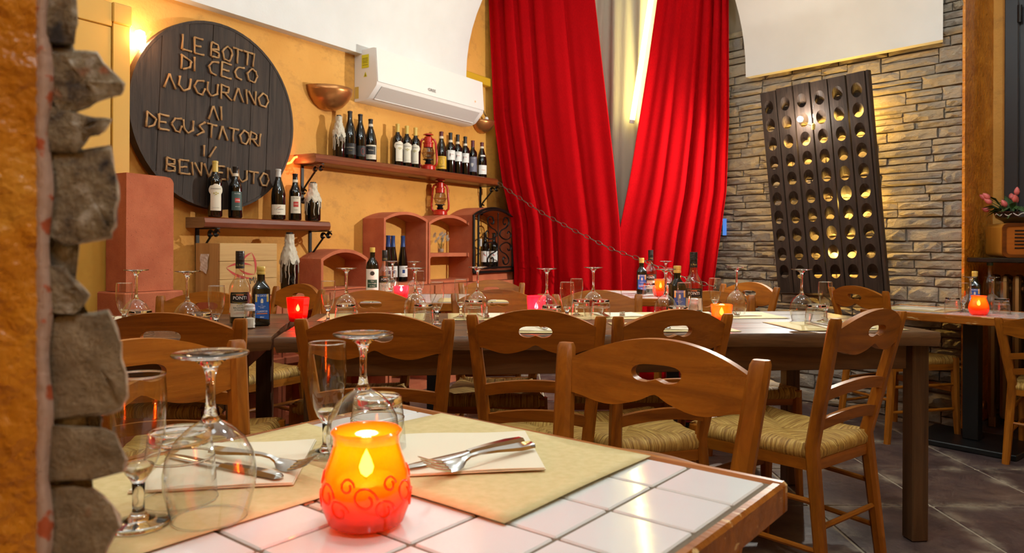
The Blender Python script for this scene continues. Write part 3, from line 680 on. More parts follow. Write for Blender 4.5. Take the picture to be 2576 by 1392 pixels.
def bottle(loc, rz, label, kind='bord', cap='foil', capz=.245, band=None, lab=None, group=None, H=None, cat='wine bottle', name='wine_bottle', body='bottle', text=(), extra=None, nm_mat=None):
    """lab = list of (mat, z0, z1, halfangle, shape); text = list of (string, size, z, mat, wide)"""
    pr = BPROF[kind]; r = thing(name, label, cat, loc, rz, group)
    if H: r.scale = (1, 1, H)
    obj('bottle_body', MB().lathe(pr, 24), MT[body], r, smooth='auto')
    cp = [(rad_at(pr, z)+.0006, z) for z in (capz, .5*capz+.145)]+[(p[0]+.0006, p[1]) for p in pr if p[1] > .5*capz+.15]
    obj('capsule', MB().lathe(cp, 18), MT[cap], r, smooth='auto')
    if band:
        zb_ = capz-.004; obj('neck_band', patch(0, zb_-.011, zb_+.006, 2.2, rf=lambda z: rad_at(pr, z)+.0011, nz=2), MT[band], r)
    L = None
    for (m, z0, z1, a, shp) in (lab or []):
        o = obj('label', patch(0, z0, z1, a, rf=lambda z: rad_at(pr, z)+.0007+.0003*(L is not None), shape=shp), MT[m], r, smooth=True); L = L or o
    for (tx, sz, z, m, wide) in text:
        obj('lettering', wrap_text(tx, sz, rad_at(pr, z)+.0016, z, 0, 0, wide), MT[m], L)
    if extra: extra(r, pr, L)
    return r
FACE = lambda p: atan2(-(p[0]), p[1])*1.0        # turn the label (local -y) towards the viewer
def onshelf(x, y, dep, zt):
    s = WL.px(x, y, dep)[0]; return WL.pt(s, dep, zt+.001)
OV = lambda t: max(.18, sqrt(max(0, 1-(2*t-1)**2)))
def barb(r, pr, L):
    mb = MB()
    for dx, dz in ((-.010, 0), (0, .004), (.010, 0), (0, -.006)):
        rr = rad_at(pr, .13)+.0022; mb.add([(rr*sin((dx+.0042*cos(k))/rr), -rr*cos((dx+.0042*cos(k))/rr), .128+dz+.0034*sin(k)) for k in [i*pi/4 for i in range(8)]], [tuple(range(8))])
    obj('emblem', mb, MT['olive'], L)
def barbaresco(loc, rz, label, group):
    return bottle(loc, rz, label, 'bord', 'gold', .245, None, [('cream', .035, .125, .78, None), ('cream', .115, .178, 1.12, OV)], group, text=[('BARBARESCO', .0088, .152, 'ink', 1), ('PRODUTTORI', .0045, .05, 'ink', 1.2)], extra=barb)
G1 = 'wine bottles on the short shelf'; G2 = 'wine bottles on the long shelf'
def P1(x, dep=.128): return onshelf(x, 540, dep, zs1)
def P2(x, y=410, dep=.10): return onshelf(x, y, dep, zs2)
def rz_of(p, off=0): return atan2(-p.x, p.y)+off
p = P1(541); barbaresco(p, rz_of(p, .12), 'wine bottle with cream pumpkin shaped label and gold neck on short shelf', G1)
p = P1(592); bottle(p, rz_of(p, .3), 'square shouldered wine bottle with dark green label and red square', 'albe', 'foil', .262, 'ivory', [('green', .045, .155, .85, None)], G1, text=[('Ca Viola', .010, .143, 'whiteink', 1), ('1998', .013, .103, 'whiteink', 1), ('BAROLO', .006, .066, 'whiteink', 1)],
       extra=lambda r, pr, L: obj('red_square', patch(0, .09, .116, .36, rf=lambda z: rad_at(pr, z)+.0013, nz=2), MT['redp'], L), H=.94)
p = P1(700); bottle(p, rz_of(p, .1), 'slope shouldered wine bottle with silver foil and low cream label', 'burg', 'silver', .252, None, [('cream', .028, .088, 1.15, None)], G1, text=[('C. M. MARINO', .0085, .060, 'ink', 1), ('Langhe', .006, .042, 'redp', 1)],
       extra=lambda r, pr, L: obj('emblem', MB().tube([((rad_at(pr, .07)+.002)*sin(a), -(rad_at(pr, .07)+.002)*cos(a), .072+.006*sin(5*a)) for a in (-.25, -.1, .05, .2)], .001, 4), MT['redp'], L))
p = P1(742); bottle(p, rz_of(p, .15), 'square shouldered wine bottle with ivory label and red square', 'albe', 'foil', .262, 'ivory', [('ivory', .045, .155, .85, None)], G1, text=[('Ca Viola', .010, .143, 'ink', 1), ('1997', .013, .103, 'ivory', 1), ('BARBERA', .006, .066, 'ink', 1)],
       extra=lambda r, pr, L: obj('red_square', patch(0, .086, .12, .40, rf=lambda z: rad_at(pr, z)+.0013, nz=2), MT['redp'], L), H=.93)
def wax_bottle(loc, rz, label, h, rx, seed, group=None):
    r = thing('wax_bottle', label, 'candle bottle', loc, rz, group); pr = [(a*rx, b*h) for a, b in BPROF['burg']]
    obj('bottle_body', MB().lathe(pr, 22), MT['bottle'], r, smooth='auto'); rn = random.Random(seed)
    def f(u, v):
        a = u*2*pi; z = (.175-.035*abs(sin(a*3.5+seed))*(1-v)+.118*v)*h; rr = rad_at(pr, z)+.001+.005*abs(sin(a*5+seed)*sin(v*9+a*2))+rn.uniform(0, .008)*(1 if u not in (0, 1) else 0); return (rr*cos(a), rr*sin(a), z)
    obj('wax_coat', MB().grid(f, 34, 18), MT['wax'], r, smooth=True)
    for k in range(26):
        a = rn.uniform(0, 2*pi); z1 = .19*h; z0 = rn.uniform(.03, .15)*h
        pts = [((rad_at(pr, z)+.001)*cos(a+.05*sin(z*80)), (rad_at(pr, z)+.001)*sin(a+.05*sin(z*80)), z) for z in [z1+(z0-z1)*t/7 for t in range(8)]]
        obj('wax_drip', MB().tube(pts, [.0045, .004, .003, .0026, .0024, .0022, .002, .003], 5), MT['wax'], r, smooth=True)
    obj('burnt_rim', MB().lathe([(.012*rx, .285*h), (.017*rx, .29*h), (.017*rx, .302*h), (.01*rx, .303*h)], 12), MT['blackp'], r); return r
p = P1(787); wax_bottle(p, 0, 'squat dark bottle crusted with cream candle wax at end of short shelf', .80, 1.15, 2)
p = P2(852, 392); wax_bottle(p, .5, 'dark bottle with pinkish wax drips at start of long shelf', .93, .92, 5)
p = P2(880, 396); bottle(p, rz_of(p, .1), 'tall black wine bottle with dark brown label beside the waxy bottle', 'burg', 'foil', .255, None, [('blackp2', .030, .098, 1.1, None)], G2, text=[('VALPOLICELLA', .0085, .072, 'ivory', 1), ('Classico', .007, .055, 'goldink', 1)], H=1.08)
p = P2(906, 398); bottle(p, rz_of(p, .2), 'tall black wine bottle with dark label and red ring drawing', 'burg', 'foil', .255, None, [('blackp2', .028, .095, .8, None)], G2, H=1.06,
       extra=lambda r, pr, L: obj('ring_drawing', MB().tube([((rad_at(pr, .06)+.0014)*sin(.25+.30*cos(k/16*2*pi)), -(rad_at(pr, .06)+.0014)*cos(.25+.30*cos(k/16*2*pi)), .06+.02*sin(k/16*2*pi)) for k in range(17)], .0009, 4), MT['redp'], L))
p = P2(932, 400); bottle(p, rz_of(p, .1), 'wine bottle with framed black and cream label', 'burg', 'foil', .262, 'ivory', [('ivory', .02, .118, 1.0, None), ('blackp2', .052, .108, .8, None)], G2, text=[('Barbera', .012, .082, 'ivory', 1), ('ALBA', .006, .036, 'ink', 1)], H=1.0)
for k, (x, lab) in enumerate(((1000, 'cream pumpkin label bottle with gold neck nearest the framed label bottle'), (1023, 'cream pumpkin label bottle with gold neck standing between its two twins'), (1045, 'cream pumpkin label bottle with gold neck beside the red lantern'))):
    p = P2(x, 412, .10); barbaresco(p, rz_of(p, .45-.3*k), lab, G2)
p = P2(1110, 420); bottle(p, rz_of(p, .05), 'wine bottle with large yellow label and maroon capsule', 'burg', 'maroon', .262, 'ivory', [('yellow', .024, .116, 1.15, None)], G2, text=[('CANTINA DEL', .009, .104, 'ink', 1), ('BARBARESCO', .010, .042, 'ink', 1)],
       extra=lambda r, pr, L: obj('emblem', MB().tube([((rad_at(pr, .07)+.0014)*sin(.3*cos(k/16*2*pi)), -(rad_at(pr, .07)+.0014)*cos(.3*cos(k/16*2*pi)), .074+.018*sin(k/16*2*pi)) for k in range(17)], .0007, 4), MT['ink'], L), H=1.06)
for k, (x, lab) in enumerate(((1133, 'white label wine bottle next to the yellow label bottle'), (1151, 'white label wine bottle standing between its two twins on long shelf'), (1170, 'white label wine bottle beside the purple capped bottle'))):
    p = P2(x, 424); bottle(p, rz_of(p, .3-.15*k), lab, 'bord', 'foil', .248, 'ivory', [('whitep', .10, .172, .95, None)], G2, text=[('Arneis', .011, .142, 'redp', 1), ('Azienda Bric', .0055, .164, 'ink', 1)],
           extra=lambda r, pr, L: obj('emblem', MB().add([((rad_at(pr, .13)+.0013)*sin(-.35+a), -(rad_at(pr, .13)+.0013)*cos(-.35+a), z) for a, z in ((0, .118), (.09, .135), (.04, .15), (-.04, .15), (-.09, .135))], [(0, 1, 2, 3, 4)]), MT['ink'], L), H=1.06-.01*k)
p = P2(1189, 430); bottle(p, rz_of(p, .1), 'wine bottle with grey blue picture label and purple capsule', 'bord', 'maroon', .248, None, [('greyblue', .04, .165, .95, None)], G2, text=[('DONNA', .009, .152, 'silver', 1.3), ('2006', .007, .05, 'silver', 1)],
       extra=lambda r, pr, L: obj('emblem', MB().add([((rad_at(pr, .1)+.0014)*sin(-.2+.3*cos(k)), -(rad_at(pr, .1)+.0014)*cos(-.2+.3*cos(k)), .1+.016*sin(k)*(1+.4*sin(3*k))) for k in [i*pi/6 for i in range(12)]], [tuple(range(12))]), MT['silver'], L), H=.98)
p = P2(1212, 434); bottle(p, rz_of(p, .3), 'slope shouldered bottle with torn white label at end of long shelf', 'burg', 'maroon', .262, 'ivory', [('whitep', .03, .105, .95, None), ('whitep', .178, .19, .6, None)], G2, text=[('Langhe', .011, .065, 'salmon', 1)], H=1.0)
# ------------------------------------------------------------------ hurricane lanterns
def lantern(loc, rz, label, group):
    r = thing('hurricane_lantern', label, 'lantern', loc, rz, group); R_ = MT['redpaint']
    obj('tank', MB().lathe([(0, 0), (.05, 0), (.056, .006), (.055, .03), (.045, .04), (.03, .046), (0, .048)], 24), R_, r, smooth='auto')
    obj('burner', MB().lathe([(.02, .046), (.028, .055), (.018, .066), (.024, .078), (.040, .08), (.040, .084)], 18), MT['iron'], r, smooth='auto')
    obj('globe', MB().lathe([(.030, .084), (.042, .105), (.046, .13), (.042, .155), (.033, .175)], 20), MT['lanternglass'], r, smooth=True)
    obj('chimney', MB().lathe([(.036, .174), (.036, .20), (.040, .202), (.040, .21), (.030, .215), (.030, .25), (.022, .256)], 18), R_, r, smooth='auto')
    obj('cap', MB().lathe([(.020, .262), (.040, .266), (.038, .272), (.02, .28), (0, .281)], 18), R_, r, smooth='auto')
    obj('guard_ring', MB().tube([(.044*cos(k*pi/8), .044*sin(k*pi/8), .13) for k in range(17)], .0012, 5), R_, r)
    for sx in (-1, 1):
        obj('side_tube', MB().tube([(sx*.045, 0, .03), (sx*.064, 0, .05), (sx*.066, 0, .09), (sx*.060, 0, .16), (sx*.056, 0, .21), (sx*.046, 0, .232), (sx*.028, 0, .236)], .0085, 10), R_, r, smooth=True)
    obj('bail', MB().tube([(.07*cos(pi*k/10), -.02, .20-.10*sin(pi*k/10)) for k in range(11)], .0013, 5), MT['iron'], r)
    return r
p = P2(1077, 418, .11); lantern(p, rz_of(p), 'red hurricane lantern standing between bottles on long shelf', 'red hurricane lanterns')
# ------------------------------------------------------------------ wall sconces
def sconce(x, y, wpx, label, w=.0):
    s, z = WL.px(x, y, .06); R_ = .5*wpx*5.0/F*1.17
    r = wroot('wall_sconce', label, 'sconce', s, .003, z)
    prof = [(R_, 0), (R_*.97, -R_*.18), (R_*.86, -R_*.42), (R_*.64, -R_*.66), (R_*.34, -R_*.82), (0.0, -R_*.86)]
    mb = MB(); mb.lathe(prof, 20, a0=pi, a1=2*pi); o = obj('bowl', mb, MT['copper'], r, smooth=True); o.modifiers.new('t', 'SOLIDIFY').thickness = .004
    return r, R_
sconce(836, 222, 108, 'copper half bowl wall sconce between barrel head and air conditioner')
r, R_ = sconce(1222, 304, 78, 'bronze half bowl wall sconce with bare wires beside the curtain')
obj('socket', MB().lathe([(0, 0), (.016, 0), (.018, .02), (.012, .035), (0, .036)], 12, (.02, -.05, .0)), MT['plastic'], r, smooth='auto')
for k in (0, .012): obj('wire', MB().tube([(.02, -.05, .03), (-.01+k, -.05, .05), (-.03+k, -.045, .09)], .0022, 5), MT['blackp'], r, smooth=True)
# ------------------------------------------------------------------ air conditioner
sA, zA = WL.px(946, 130, .2); sAe, zAe = WL.px(1214, 196, .2); s0a = WL.px(904, 160, .0)[0]
zt = (zA+zAe)/2; LA = sAe-sA; zbo = WL.px(935, 218, .2)[1]
ac = wroot('air_conditioner', 'white wall air conditioner above the long bottle shelf', 'air conditioner', sA, .003, zt)
hA = zt-zbo+.075
prof = [(0, -.02), (-.05, -.004), (-.17, 0), (-.19, -.004), (-.207, -hA*.66), (-.200, -hA*.74), (-.13, -hA*.95), (-.08, -hA), (0, -hA)]
def extr(prof, x0, x1, mat, nm, par, sc=1.0, smooth='auto'):
    n = len(prof); mb = MB(); mb.v = [(x, y*sc, z) for x in (x0, x1) for y, z in prof]
    mb.f = [tuple(range(n)), tuple(range(2*n-1, n-1, -1))]+[(i, n+i, n+(i+1) % n, (i+1) % n) for i in range(n)]
    return obj(nm, mb, MT[mat], par, smooth)
extr(prof, .004, LA-.004, 'plastic', 'body', ac); extr([(y*1.004, z) for y, z in prof], 0, .004, 'plastic', 'end_cap', ac); extr([(y*1.004, z) for y, z in prof], LA-.004, LA, 'plastic', 'end_cap', ac)
extr([(-.19, -.004), (-.197, -.004), (-.2145, -hA*.665), (-.207, -hA*.665)], .003, LA-.003, 'plastic', 'front_panel', ac)
vane = [(-.2035, -hA*.735), (-.1335, -hA*.945), (-.1365, -hA*.955), (-.2065, -hA*.742)]
extr(vane, .05, LA-.05, 'plastic2', 'vane', ac); obj('outlet_slot', MB().tube([(.05, -.135, -hA*.957), (LA-.05, -.135, -hA*.957)], .004, 6), MT['plastic'], ac)
lg = obj('logo', flat_text('GREE', .03, 0, 1.3), MT['ink'], ac); lg.location = (LA*.46, -.2165, -hA*.55); lg.rotation_euler = (-.13, 0, 0)
o = obj('indicator', MB().lathe([(0, 0), (.008, 0)], 12), MT['reddot'], ac); o.location = (LA*.90, -.2155, -hA*.52); o.rotation_euler = (pi/2-.1, 0, 0)
o = obj('sticker', MB().box((0, 0, 0), (.0008, .032, .045)), MT['stick'], ac); o.location = (-.0012, -.10, -.085)
for zz in (.02, .01, 0, -.01, -.025): q = obj('print_line', MB().box((0, 0, 0), (.0003, .024, .0012)), MT['ink'], o); q.location = (-.0012, 0, zz)
o = obj('warning_triangle', MB().add([(-.0015, -.118, -.19), (-.0015, -.086, -.19), (-.0015, -.102, -.155)], [(0, 1, 2)]), MT['stick'], ac)
q = obj('warning_bolt', MB().add([(-.002, -.106, -.187), (-.002, -.098, -.187), (-.002, -.102, -.166)], [(0, 1, 2)]), MT['ink'], o)
obj('tape', MB().box((-.001, -.022, -hA*.83), (.0008, .018, .04)), MT['gold'], ac)
s0, z0 = WL.px(1205, 200, .05); tag(obj('pipe_duct', MB().bbox((0, 0, 0), (.20, .03, .035), .006), MT['yellow'], loc=WL.pt(sAe+.12, .034, WL.px(1224, 205, .06)[1]), rz=WL.a), 'yellow pipe duct running from the air conditioner to the curtain', 'duct')
# ================================================================== terracotta niches along the left wall
WT = .20
def arch(x0, x1, z0, zs, rise, n=12):
    """outline: bottom-left, bottom-right, then arch from right spring to left spring"""
    c = (x0+x1)/2; h = (x1-x0)/2; pts = [(x0, z0), (x1, z0)]
    for k in range(n+1):
        t = k/n; x = x1+(x0-x1)*t; u = (x-c)/h; pts.append((x, zs+rise*(1-u*u)))
    return pts
ZB = .735
def unit(label, xl, xr, ypk, ysp, holes, w=WT, z0=ZB, name='terracotta_niche', th=.018):
    s0, zs = WL.px(xl, ysp, w); s1 = WL.px(xr, ysp, w)[0]; zp = WL.px((xl+xr)/2, ypk, w)[1]
    r = wroot(name, label, 'niche', s0, .004, z0); W_ = s1-s0; hs = zs-z0; rise = max(.02, zp-zs)
    outer = arch(0, W_, 0, hs, rise); hl = []
    for hsp in holes:
        if hsp[0] == 'arch': hl.append(arch(th, W_-th, hsp[1]*hs, hs-.012 if len(hsp) < 3 else hsp[2]*hs, rise*.85))
        else:
            b, t = hsp[1]*hs, hsp[2]*hs; q = .015; hl.append([(th+q, b), (W_-th-q, b), (W_-th, b+q), (W_-th, t-q), (W_-th-q, t), (th+q, t), (th, t-q), (th, b+q)])
    obj('shell', MB().plate(outer, hl, -w+.004, 0), MT['terra'], r, smooth=False); r['zs'] = zs; return r, s0, s1, zs, zp
u1 = unit('low arched terracotta niche beside the waxy bottle', 808, 926, 627, 652, [('arch', .05)])
u2 = unit('tall arched terracotta niche holding blue capped bottles', 966, 1076, 533, 549, [('arch', .04)])
u3 = unit('two tier terracotta niche under the red lantern with flowers', 1079, 1184, 541, 560, [('arch', .50), ('rect', .04, .44)])
u4 = unit('terracotta niche closed by a black wrought iron grille door', 1190, 1290, 522, 541, [('arch', .16)], w=.24)
# lower course of niches down to the floor
for k, (xa, xb, lab) in enumerate(((545, 690, 'lower terracotta niche beneath the wooden crate'), (693, 810, 'lower terracotta niche beneath the wax covered bottle'), (813, 958, 'lower terracotta niche beneath the low arched niche'),
                                   (962, 1074, 'lower terracotta niche beneath the tall arched niche'), (1078, 1185, 'lower terracotta niche beneath the two tier niche'), (1189, 1290, 'lower terracotta niche beneath the iron grille niche'))):
    s0 = WL.px(xa, 760, .24)[0]; s1 = WL.px(xb, 760, .24)[0]; r = wroot('terracotta_niche', lab, 'niche', s0, .004, 0); W_ = s1-s0
    out = [(0, 0), (W_, 0), (W_, ZB-.004), (0, ZB-.004)]
    hl = [arch(.022, W_-.022, .05, .24, .07), arch(.022, W_-.022, .40, .57, .07)]
    obj('shell', MB().plate(out, hl, -.30, 0), MT['terra'], r)
    obj('ledge', MB().bbox((W_/2, -.16, .365), (W_/2-.003, .17, .02), .004), MT['terra'], r)
# tall block left of the shelf
s1, zt = WL.px(437, 446, .30); s0 = WL.px(318, 440, .30)[0]; zb_ = WL.px(437, 729, .30)[1]
r = wroot('terracotta_block', 'tall solid terracotta block standing below the barrel head beside the yellow casing', 'block', s0, .13, zb_-.001)
q = .03; Wd = s1-s0; Hh = zt-zb_
obj('block_body', MB().prism([(0, 0), (Wd, 0), (Wd, Hh-q), (Wd-.006, Hh-q*.5), (Wd-q*.6, Hh-.004), (Wd-q*1.6, Hh), (0, Hh+.004)], .17, Matrix.Translation((0, -.17, 0))), MT['terra'], r)
r = wroot('terracotta_block', 'wide low terracotta plinth under the tall block', 'block', s0-.02, .08, 0); obj('plinth_body', MB().bbox(((Wd+.04)/2, -.12, (zb_-.003)/2), ((Wd+.06)/2, .14, (zb_-.003)/2), .006), MT['terra'], r)
# ------------------------------------------------------------------ wooden wine crate with red lips print
wC = .24; sC0, zC1 = WL.px(553, 612, wC); sC1 = WL.px(697, 620, wC)[0]; LC = sC1-sC0; zC0 = ZB; hC = zC1-zC0
cr = wroot('wine_crate', 'pale pine wine crate printed with red lips, standing on terracotta', 'crate', sC0, .03, zC0)
dC = wC-.03
for k in range(3): obj('front_plank', MB().bbox((LC/2, -dC+.007, hC*(k+.5)/3), (LC/2, .007, hC/6-.0008), .0015), MT['crate'], cr)
obj('side_panel', MB().bbox((.006, -dC/2+.007, hC/2), (.006, dC/2-.008, hC/2), .001), MT['crate_side'], cr); obj('side_panel', MB().bbox((LC-.006, -dC/2+.007, hC/2), (.006, dC/2-.008, hC/2), .001), MT['crate_side'], cr)
obj('top_panel', MB().bbox((LC/2, -dC/2+.007, hC-.006), (LC/2-.013, dC/2-.008, .006), .001), MT['crate'], cr); obj('back_panel', MB().bbox((LC/2, -.004, hC/2), (LC/2-.013, .004, hC/2-.014), .001), MT['crate'], cr)
def cp(x, y): s, z = WL.px(x, y, wC); return (s-sC0, z-zC0)
def leaf(a, b, bulge, wid, mb):
    A, B = Vector((*cp(*a), 0)), Vector((*cp(*b), 0)); d = B-A; n = Vector((-d.y, d.x, 0)); up = []; dn = []
    for k in range(11):
        t = k/10; c = A+d*t+n*(bulge*4*t*(1-t)); h = n.normalized()*(wid*sin(pi*t)*.5+.0006); up.append(c+h); dn.append(c-h)
    pts = up+dn[::-1]; mb.add([(p.x, -dC-.0008, p.y) for p in pts], [tuple(range(len(pts)))])
mb = MB()
for a, b, bu, wi in (((569, 674), (634, 668), .10, .013), ((569, 674), (636, 700), -.10, .014), ((605, 664), (633, 636), .10, .010), ((633, 636), (641, 690), .12, .013), ((600, 676), (641, 690), -.10, .010)): leaf(a, b, bu, wi, mb)
obj('lips_print', mb, MT['redp'], cr)
for body, x, y, sz in (('Mi', 636, 706, .05),):
    o = obj('lettering', flat_text(body, sz), MT['ink'], cr); o.location = (cp(x, y)[0], -dC-.0012, cp(x, y)[1]); o.rotation_euler = (0, -.2, 0)
pa = MB().grid(lambda u, v: (-.0025-.005*abs(sin(u*3+v*5)), -.05-.075*u*(1-.25*v), hC*(.80-.30*v)-.02*u*v), 5, 7); obj('paper_scrap', pa, MT['whitep'], cr, label='crumpled white paper stuck to the crate side')
p = WL.pt(WL.px(728, 700, .16)[0], .16, ZB+.001); wax_bottle(p, 0, 'big dark bottle thickly covered in cream wax beside the wooden crate', 1.18, 1.22, 11)
# lantern, flowers and bottles in the niches
r3, a3, b3, zs3, zp3 = u3; s = WL.px(1107, 538, .10)[0]; lantern(WL.pt(s, .10, zp3-.002), rz_of(WL.pt(s, .1, 0)), 'red hurricane lantern standing on top of the two tier niche', 'red hurricane lanterns')
s = WL.px(1109, 620, .12)[0]; zf = ZB+.50*(zs3-ZB); vs_ = thing('flower_vase', 'small glass of tiny white flowers in the upper niche', 'vase', WL.pt(s, .12, zf+.002), 0)
obj('glass', MB().lathe([(0, .004), (.022, 0), (.026, .07)], 16), MT['clearbottle'], vs_, smooth=True); obj('water', MB().lathe([(0, .005), (.020, .005), (.0225, .03), (0, .031)], 14), MT['plastic2'], vs_)
rn = random.Random(3)
for k in range(13):
    a = rn.uniform(0, 6.28); l = rn.uniform(.015, .062); h = rn.uniform(.085, .15); e = Vector((l*cos(a), l*sin(a), h)); st = obj('stem', MB().tube([(0, 0, .02), e*.6+Vector((0, 0, .02)), e], .001, 4), MT['leaf'], vs_)
    fb = MB(); d = Vector((-.6, -.7, .4)).normalized(); u = d.orthogonal().normalized(); w = d.cross(u)
    for j in range(7):
        t = j*2*pi/7; c = e+(u*cos(t)+w*sin(t))*.013; tt = (u*cos(t)+w*sin(t)); si = d.cross(tt); fb.add([e+si*.003, c+tt*.003+si*.004, c+tt*.004-si*.004, e-si*.003], [(0, 1, 2, 3)])
    obj('flower', fb, MT['petal'], st)
def rhine(x, w, lab, off):
    p = WL.pt(WL.px(x, 700, w)[0], w, ZB+.04*(u2[3]-ZB)+.003)
    bottle(p, rz_of(p, off), lab, 'rhine', 'navy', .255, None, [('whitep', .035, .115, .95, None)], 'blue capped bottles in the tall niche', H=.98, text=[('Sudtirol', .010, .10, 'ink', 1), ('Pinot', .007, .045, 'ink', 1)],
           extra=lambda r, pr, L: obj('picture', patch(0, .062, .088, .25, rf=lambda z: rad_at(pr, z)+.0012, nz=2), MT['navy'], L))
rhine(976, .12, 'blue capped bottle half hidden by the niche edge', .3); rhine(988, .08, 'blue capped bottle with white label, middle of the tall niche', .1); rhine(1013, .09, 'blue capped bottle standing apart from its two neighbours in the tall niche', .2)
for x, lab in ((1220, 'white label bottle behind the iron grille, by the latch'), (1242, 'white label bottle behind the centre of the iron grille')):
    p = WL.pt(WL.px(x, 660, .13)[0], .13, ZB+.16*(u4[3]-ZB)+.003)
    bottle(p, rz_of(p, .1), lab, 'bord', 'foil', .248, None, [('whitep', .06, .15, 1.1, None)], 'bottles behind the grille', extra=lambda r, pr, L: obj('emblem', MB().add([((rad_at(pr, .12)+.0013)*sin(a), -(rad_at(pr, .12)+.0013)*cos(a), zz) for a, zz in ((-.4, .13), (-.1, .122), (.3, .126), (.1, .108), (-.2, .112))], [(0, 1, 2, 3, 4)]), MT['redp'], L))
# iron grille door in front of niche 4
wG = .262; sg0, zg1 = WL.px(1192, 541, wG); sg1 = WL.px(1290, 541, wG)[0]; zg0 = WL.px(1240, 684, wG)[1]; gp = WL.px(1240, 524, wG)[1]; Wg = sg1-sg0; Hg = zg1-zg0
g = wroot('iron_grille', 'black wrought iron scroll grille door on the terracotta niche', 'grille', sg0, wG, zg0)
def frame(off, y, t, nm):
    A = arch(off, Wg-off, off, Hg, (gp-zg1)-off*.4, 10); A.append(A[0]); obj(nm, MB().tube([(x, y, z) for x, z in A], t, 6, sx=1.3), MT['iron'], g)
frame(0, 0, .010, 'outer_frame'); frame(.035, -.02, .008, 'door_frame')
obj('centre_bar', MB().tube([(Wg*.55, -.02, .035), (Wg*.55, -.02, Hg+.03)], .004, 6), MT['iron'], g)
def catmull(P, n=5):
    P = [Vector(q) for q in P]; out = []
    for k in range(len(P)-1):
        a, b, c, d = P[max(k-1, 0)], P[k], P[k+1], P[min(k+2, len(P)-1)]
        for t in range(n): u = t/n; out.append(.5*((2*b)+(c-a)*u+(2*a-5*b+4*c-d)*u*u+(3*b-a-3*c+d)*u**3))
    return out+[P[-1]]
for sx in (-1, 1):
    for fl in (0, 1):
        pts = [(.52, .84), (.40, .82), (.34, .88), (.46, .955), (.70, .94), (.76, .85), (.55, .76), (.20, .70), (.10, .62), (.30, .555), (.62, .53), (.86, .57), (.90, .65), (.76, .69), (.68, .65)]
        if fl: pts = [(a, 1-b) for a, b in pts]
        obj('scroll', MB().tube(catmull([(Wg*.55+sx*a*Wg*.36, -.024, .04+(Hg-.03)*b) for a, b in pts]), .0048, 6, sx=1.5), MT['iron'], g, smooth='auto')
obj('latch', MB().bbox((.045, -.035, Hg*.52), (.008, .008, .03), .003), MT['silver'], g)
for zz in (.2, .8): obj('hinge', MB().tube([(Wg+.003, -.005, Hg*zz-.03), (Wg+.003, -.005, Hg*zz+.03)], .008, 8), MT['silver'], g)
# ------------------------------------------------------------------ hanging chain and loose wire
ch = thing('chain', 'thin steel chain looping from the long shelf across the red curtain', 'chain')
cpx = [(1253, 460), (1300, 494), (1370, 540), (1440, 578), (1540, 628), (1620, 656), (1700, 690), (1760, 712), (1812, 725)]
cw_ = [CW.pt(CW.px(x, y, .20)[0], .20, CW.px(x, y, .20)[1]) for x, y in cpx]; dense = []
for A, B in zip(cw_, cw_[1:]):
    for k in range(20): dense.append(A.lerp(B, k/20))
acc = 0; last = dense[0]; nodes = [dense[0]]; LK = .062
for q in dense[1:]:
    acc += (q-last).length; last = q
    if acc >= LK*.80: nodes.append(q); acc = 0
def link_mesh(wd):
    pts = [(.5*LK*cos(k*2*pi/14), wd*sin(k*2*pi/14)*(1 if abs(cos(k*2*pi/14)) < .9 else .6), 0) for k in range(15)]; me = MB().tube(pts, .0032, 5).mesh('link', MT['chainm'], True); return me
lm = [link_mesh(.013), link_mesh(.008)]
for i, (A, B) in enumerate(zip(nodes, nodes[1:])):
    o = obj('link', lm[i % 2], parent=ch); d = (B-A).normalized(); up = CN if i % 2 == 0 else CN.cross(d); y = up.cross(d).normalized(); up = d.cross(y)
    M = Matrix((d, y, up)).transposed().to_4x4(); M.translation = (A+B)/2; o.matrix_basis = M
wp = [(1003, 434), (1030, 446), (1070, 450), (1100, 443), (1108, 440)]
tag(obj('wire', MB().tube([WL.pt(WL.px(x, y, .06)[0], .06, WL.px(x, y, .06)[1]) for x, y in wp], .0022, 5), MT['blackp'], smooth=True), 'thin dark wire sagging under the long shelf', 'wire')
# ================================================================== riddling rack on the stone wall
wT, wBt = .24, .10
def wrp(x, y, w): s, z = WR.px(x, y, w); return WR.pt(s, w, z)
BLp, BRp, TLp = wrp(1957, 737, wBt), wrp(2224, 739, wBt), wrp(1923, 232, wT)
ex = BRp-BLp; RW = ex.length; ex.normalize(); ez = TLp-BLp; RH = ez.length; ez = (ez-ex*ez.dot(ex)).normalized(); ey = ez.cross(ex)
rk = thing('riddling_rack', 'dark oak bottle riddling rack of six drilled planks hung on stone wall', 'rack')
Mr = Matrix((ex, ey, ez)).transposed().to_4x4(); Mr.translation = BLp; rk.matrix_world = Mr
pw_ = RW/6; rn = random.Random(2)
for i in range(6):
    holes = []; gx = .006
    for j in range(10):
        cz = RH*(.105+.0908*j)+rn.uniform(-.003, .003); cx = pw_/2+rn.uniform(-.002, .002); rx, rz_ = pw_*.29, RH*.0335
        holes.append([(cx+rx*cos(t*2*pi/18), cz+rz_*sin(t*2*pi/18)) for t in range(18)])
    topz = RH+rn.uniform(-.004, .004)
    outer = [(gx*.6, 0), (pw_-gx*.6, 0), (pw_-gx*rn.uniform(.5, 1.2), topz), (gx*rn.uniform(.5, 1.2), topz)]
    o = obj('plank', MB().plate(outer, holes, 0, .046, shift=(-.017, -RH*.040)), MT['rack'], rk); o.location = (pw_*i, 0, 0)
    for j in range(10):
        if i < 5:
            for hz in (0, 1): pass
for zz in (.10, .90): obj('back_batten', MB().bbox((RW/2, .058, RH*zz), (RW/2-.01, .011, .02), .003), MT['rack'], rk)
obj('edge_board', MB().bbox((RW+.010, .024, RH/2), (.009, .022, RH/2), .004), MT['rack'], rk)
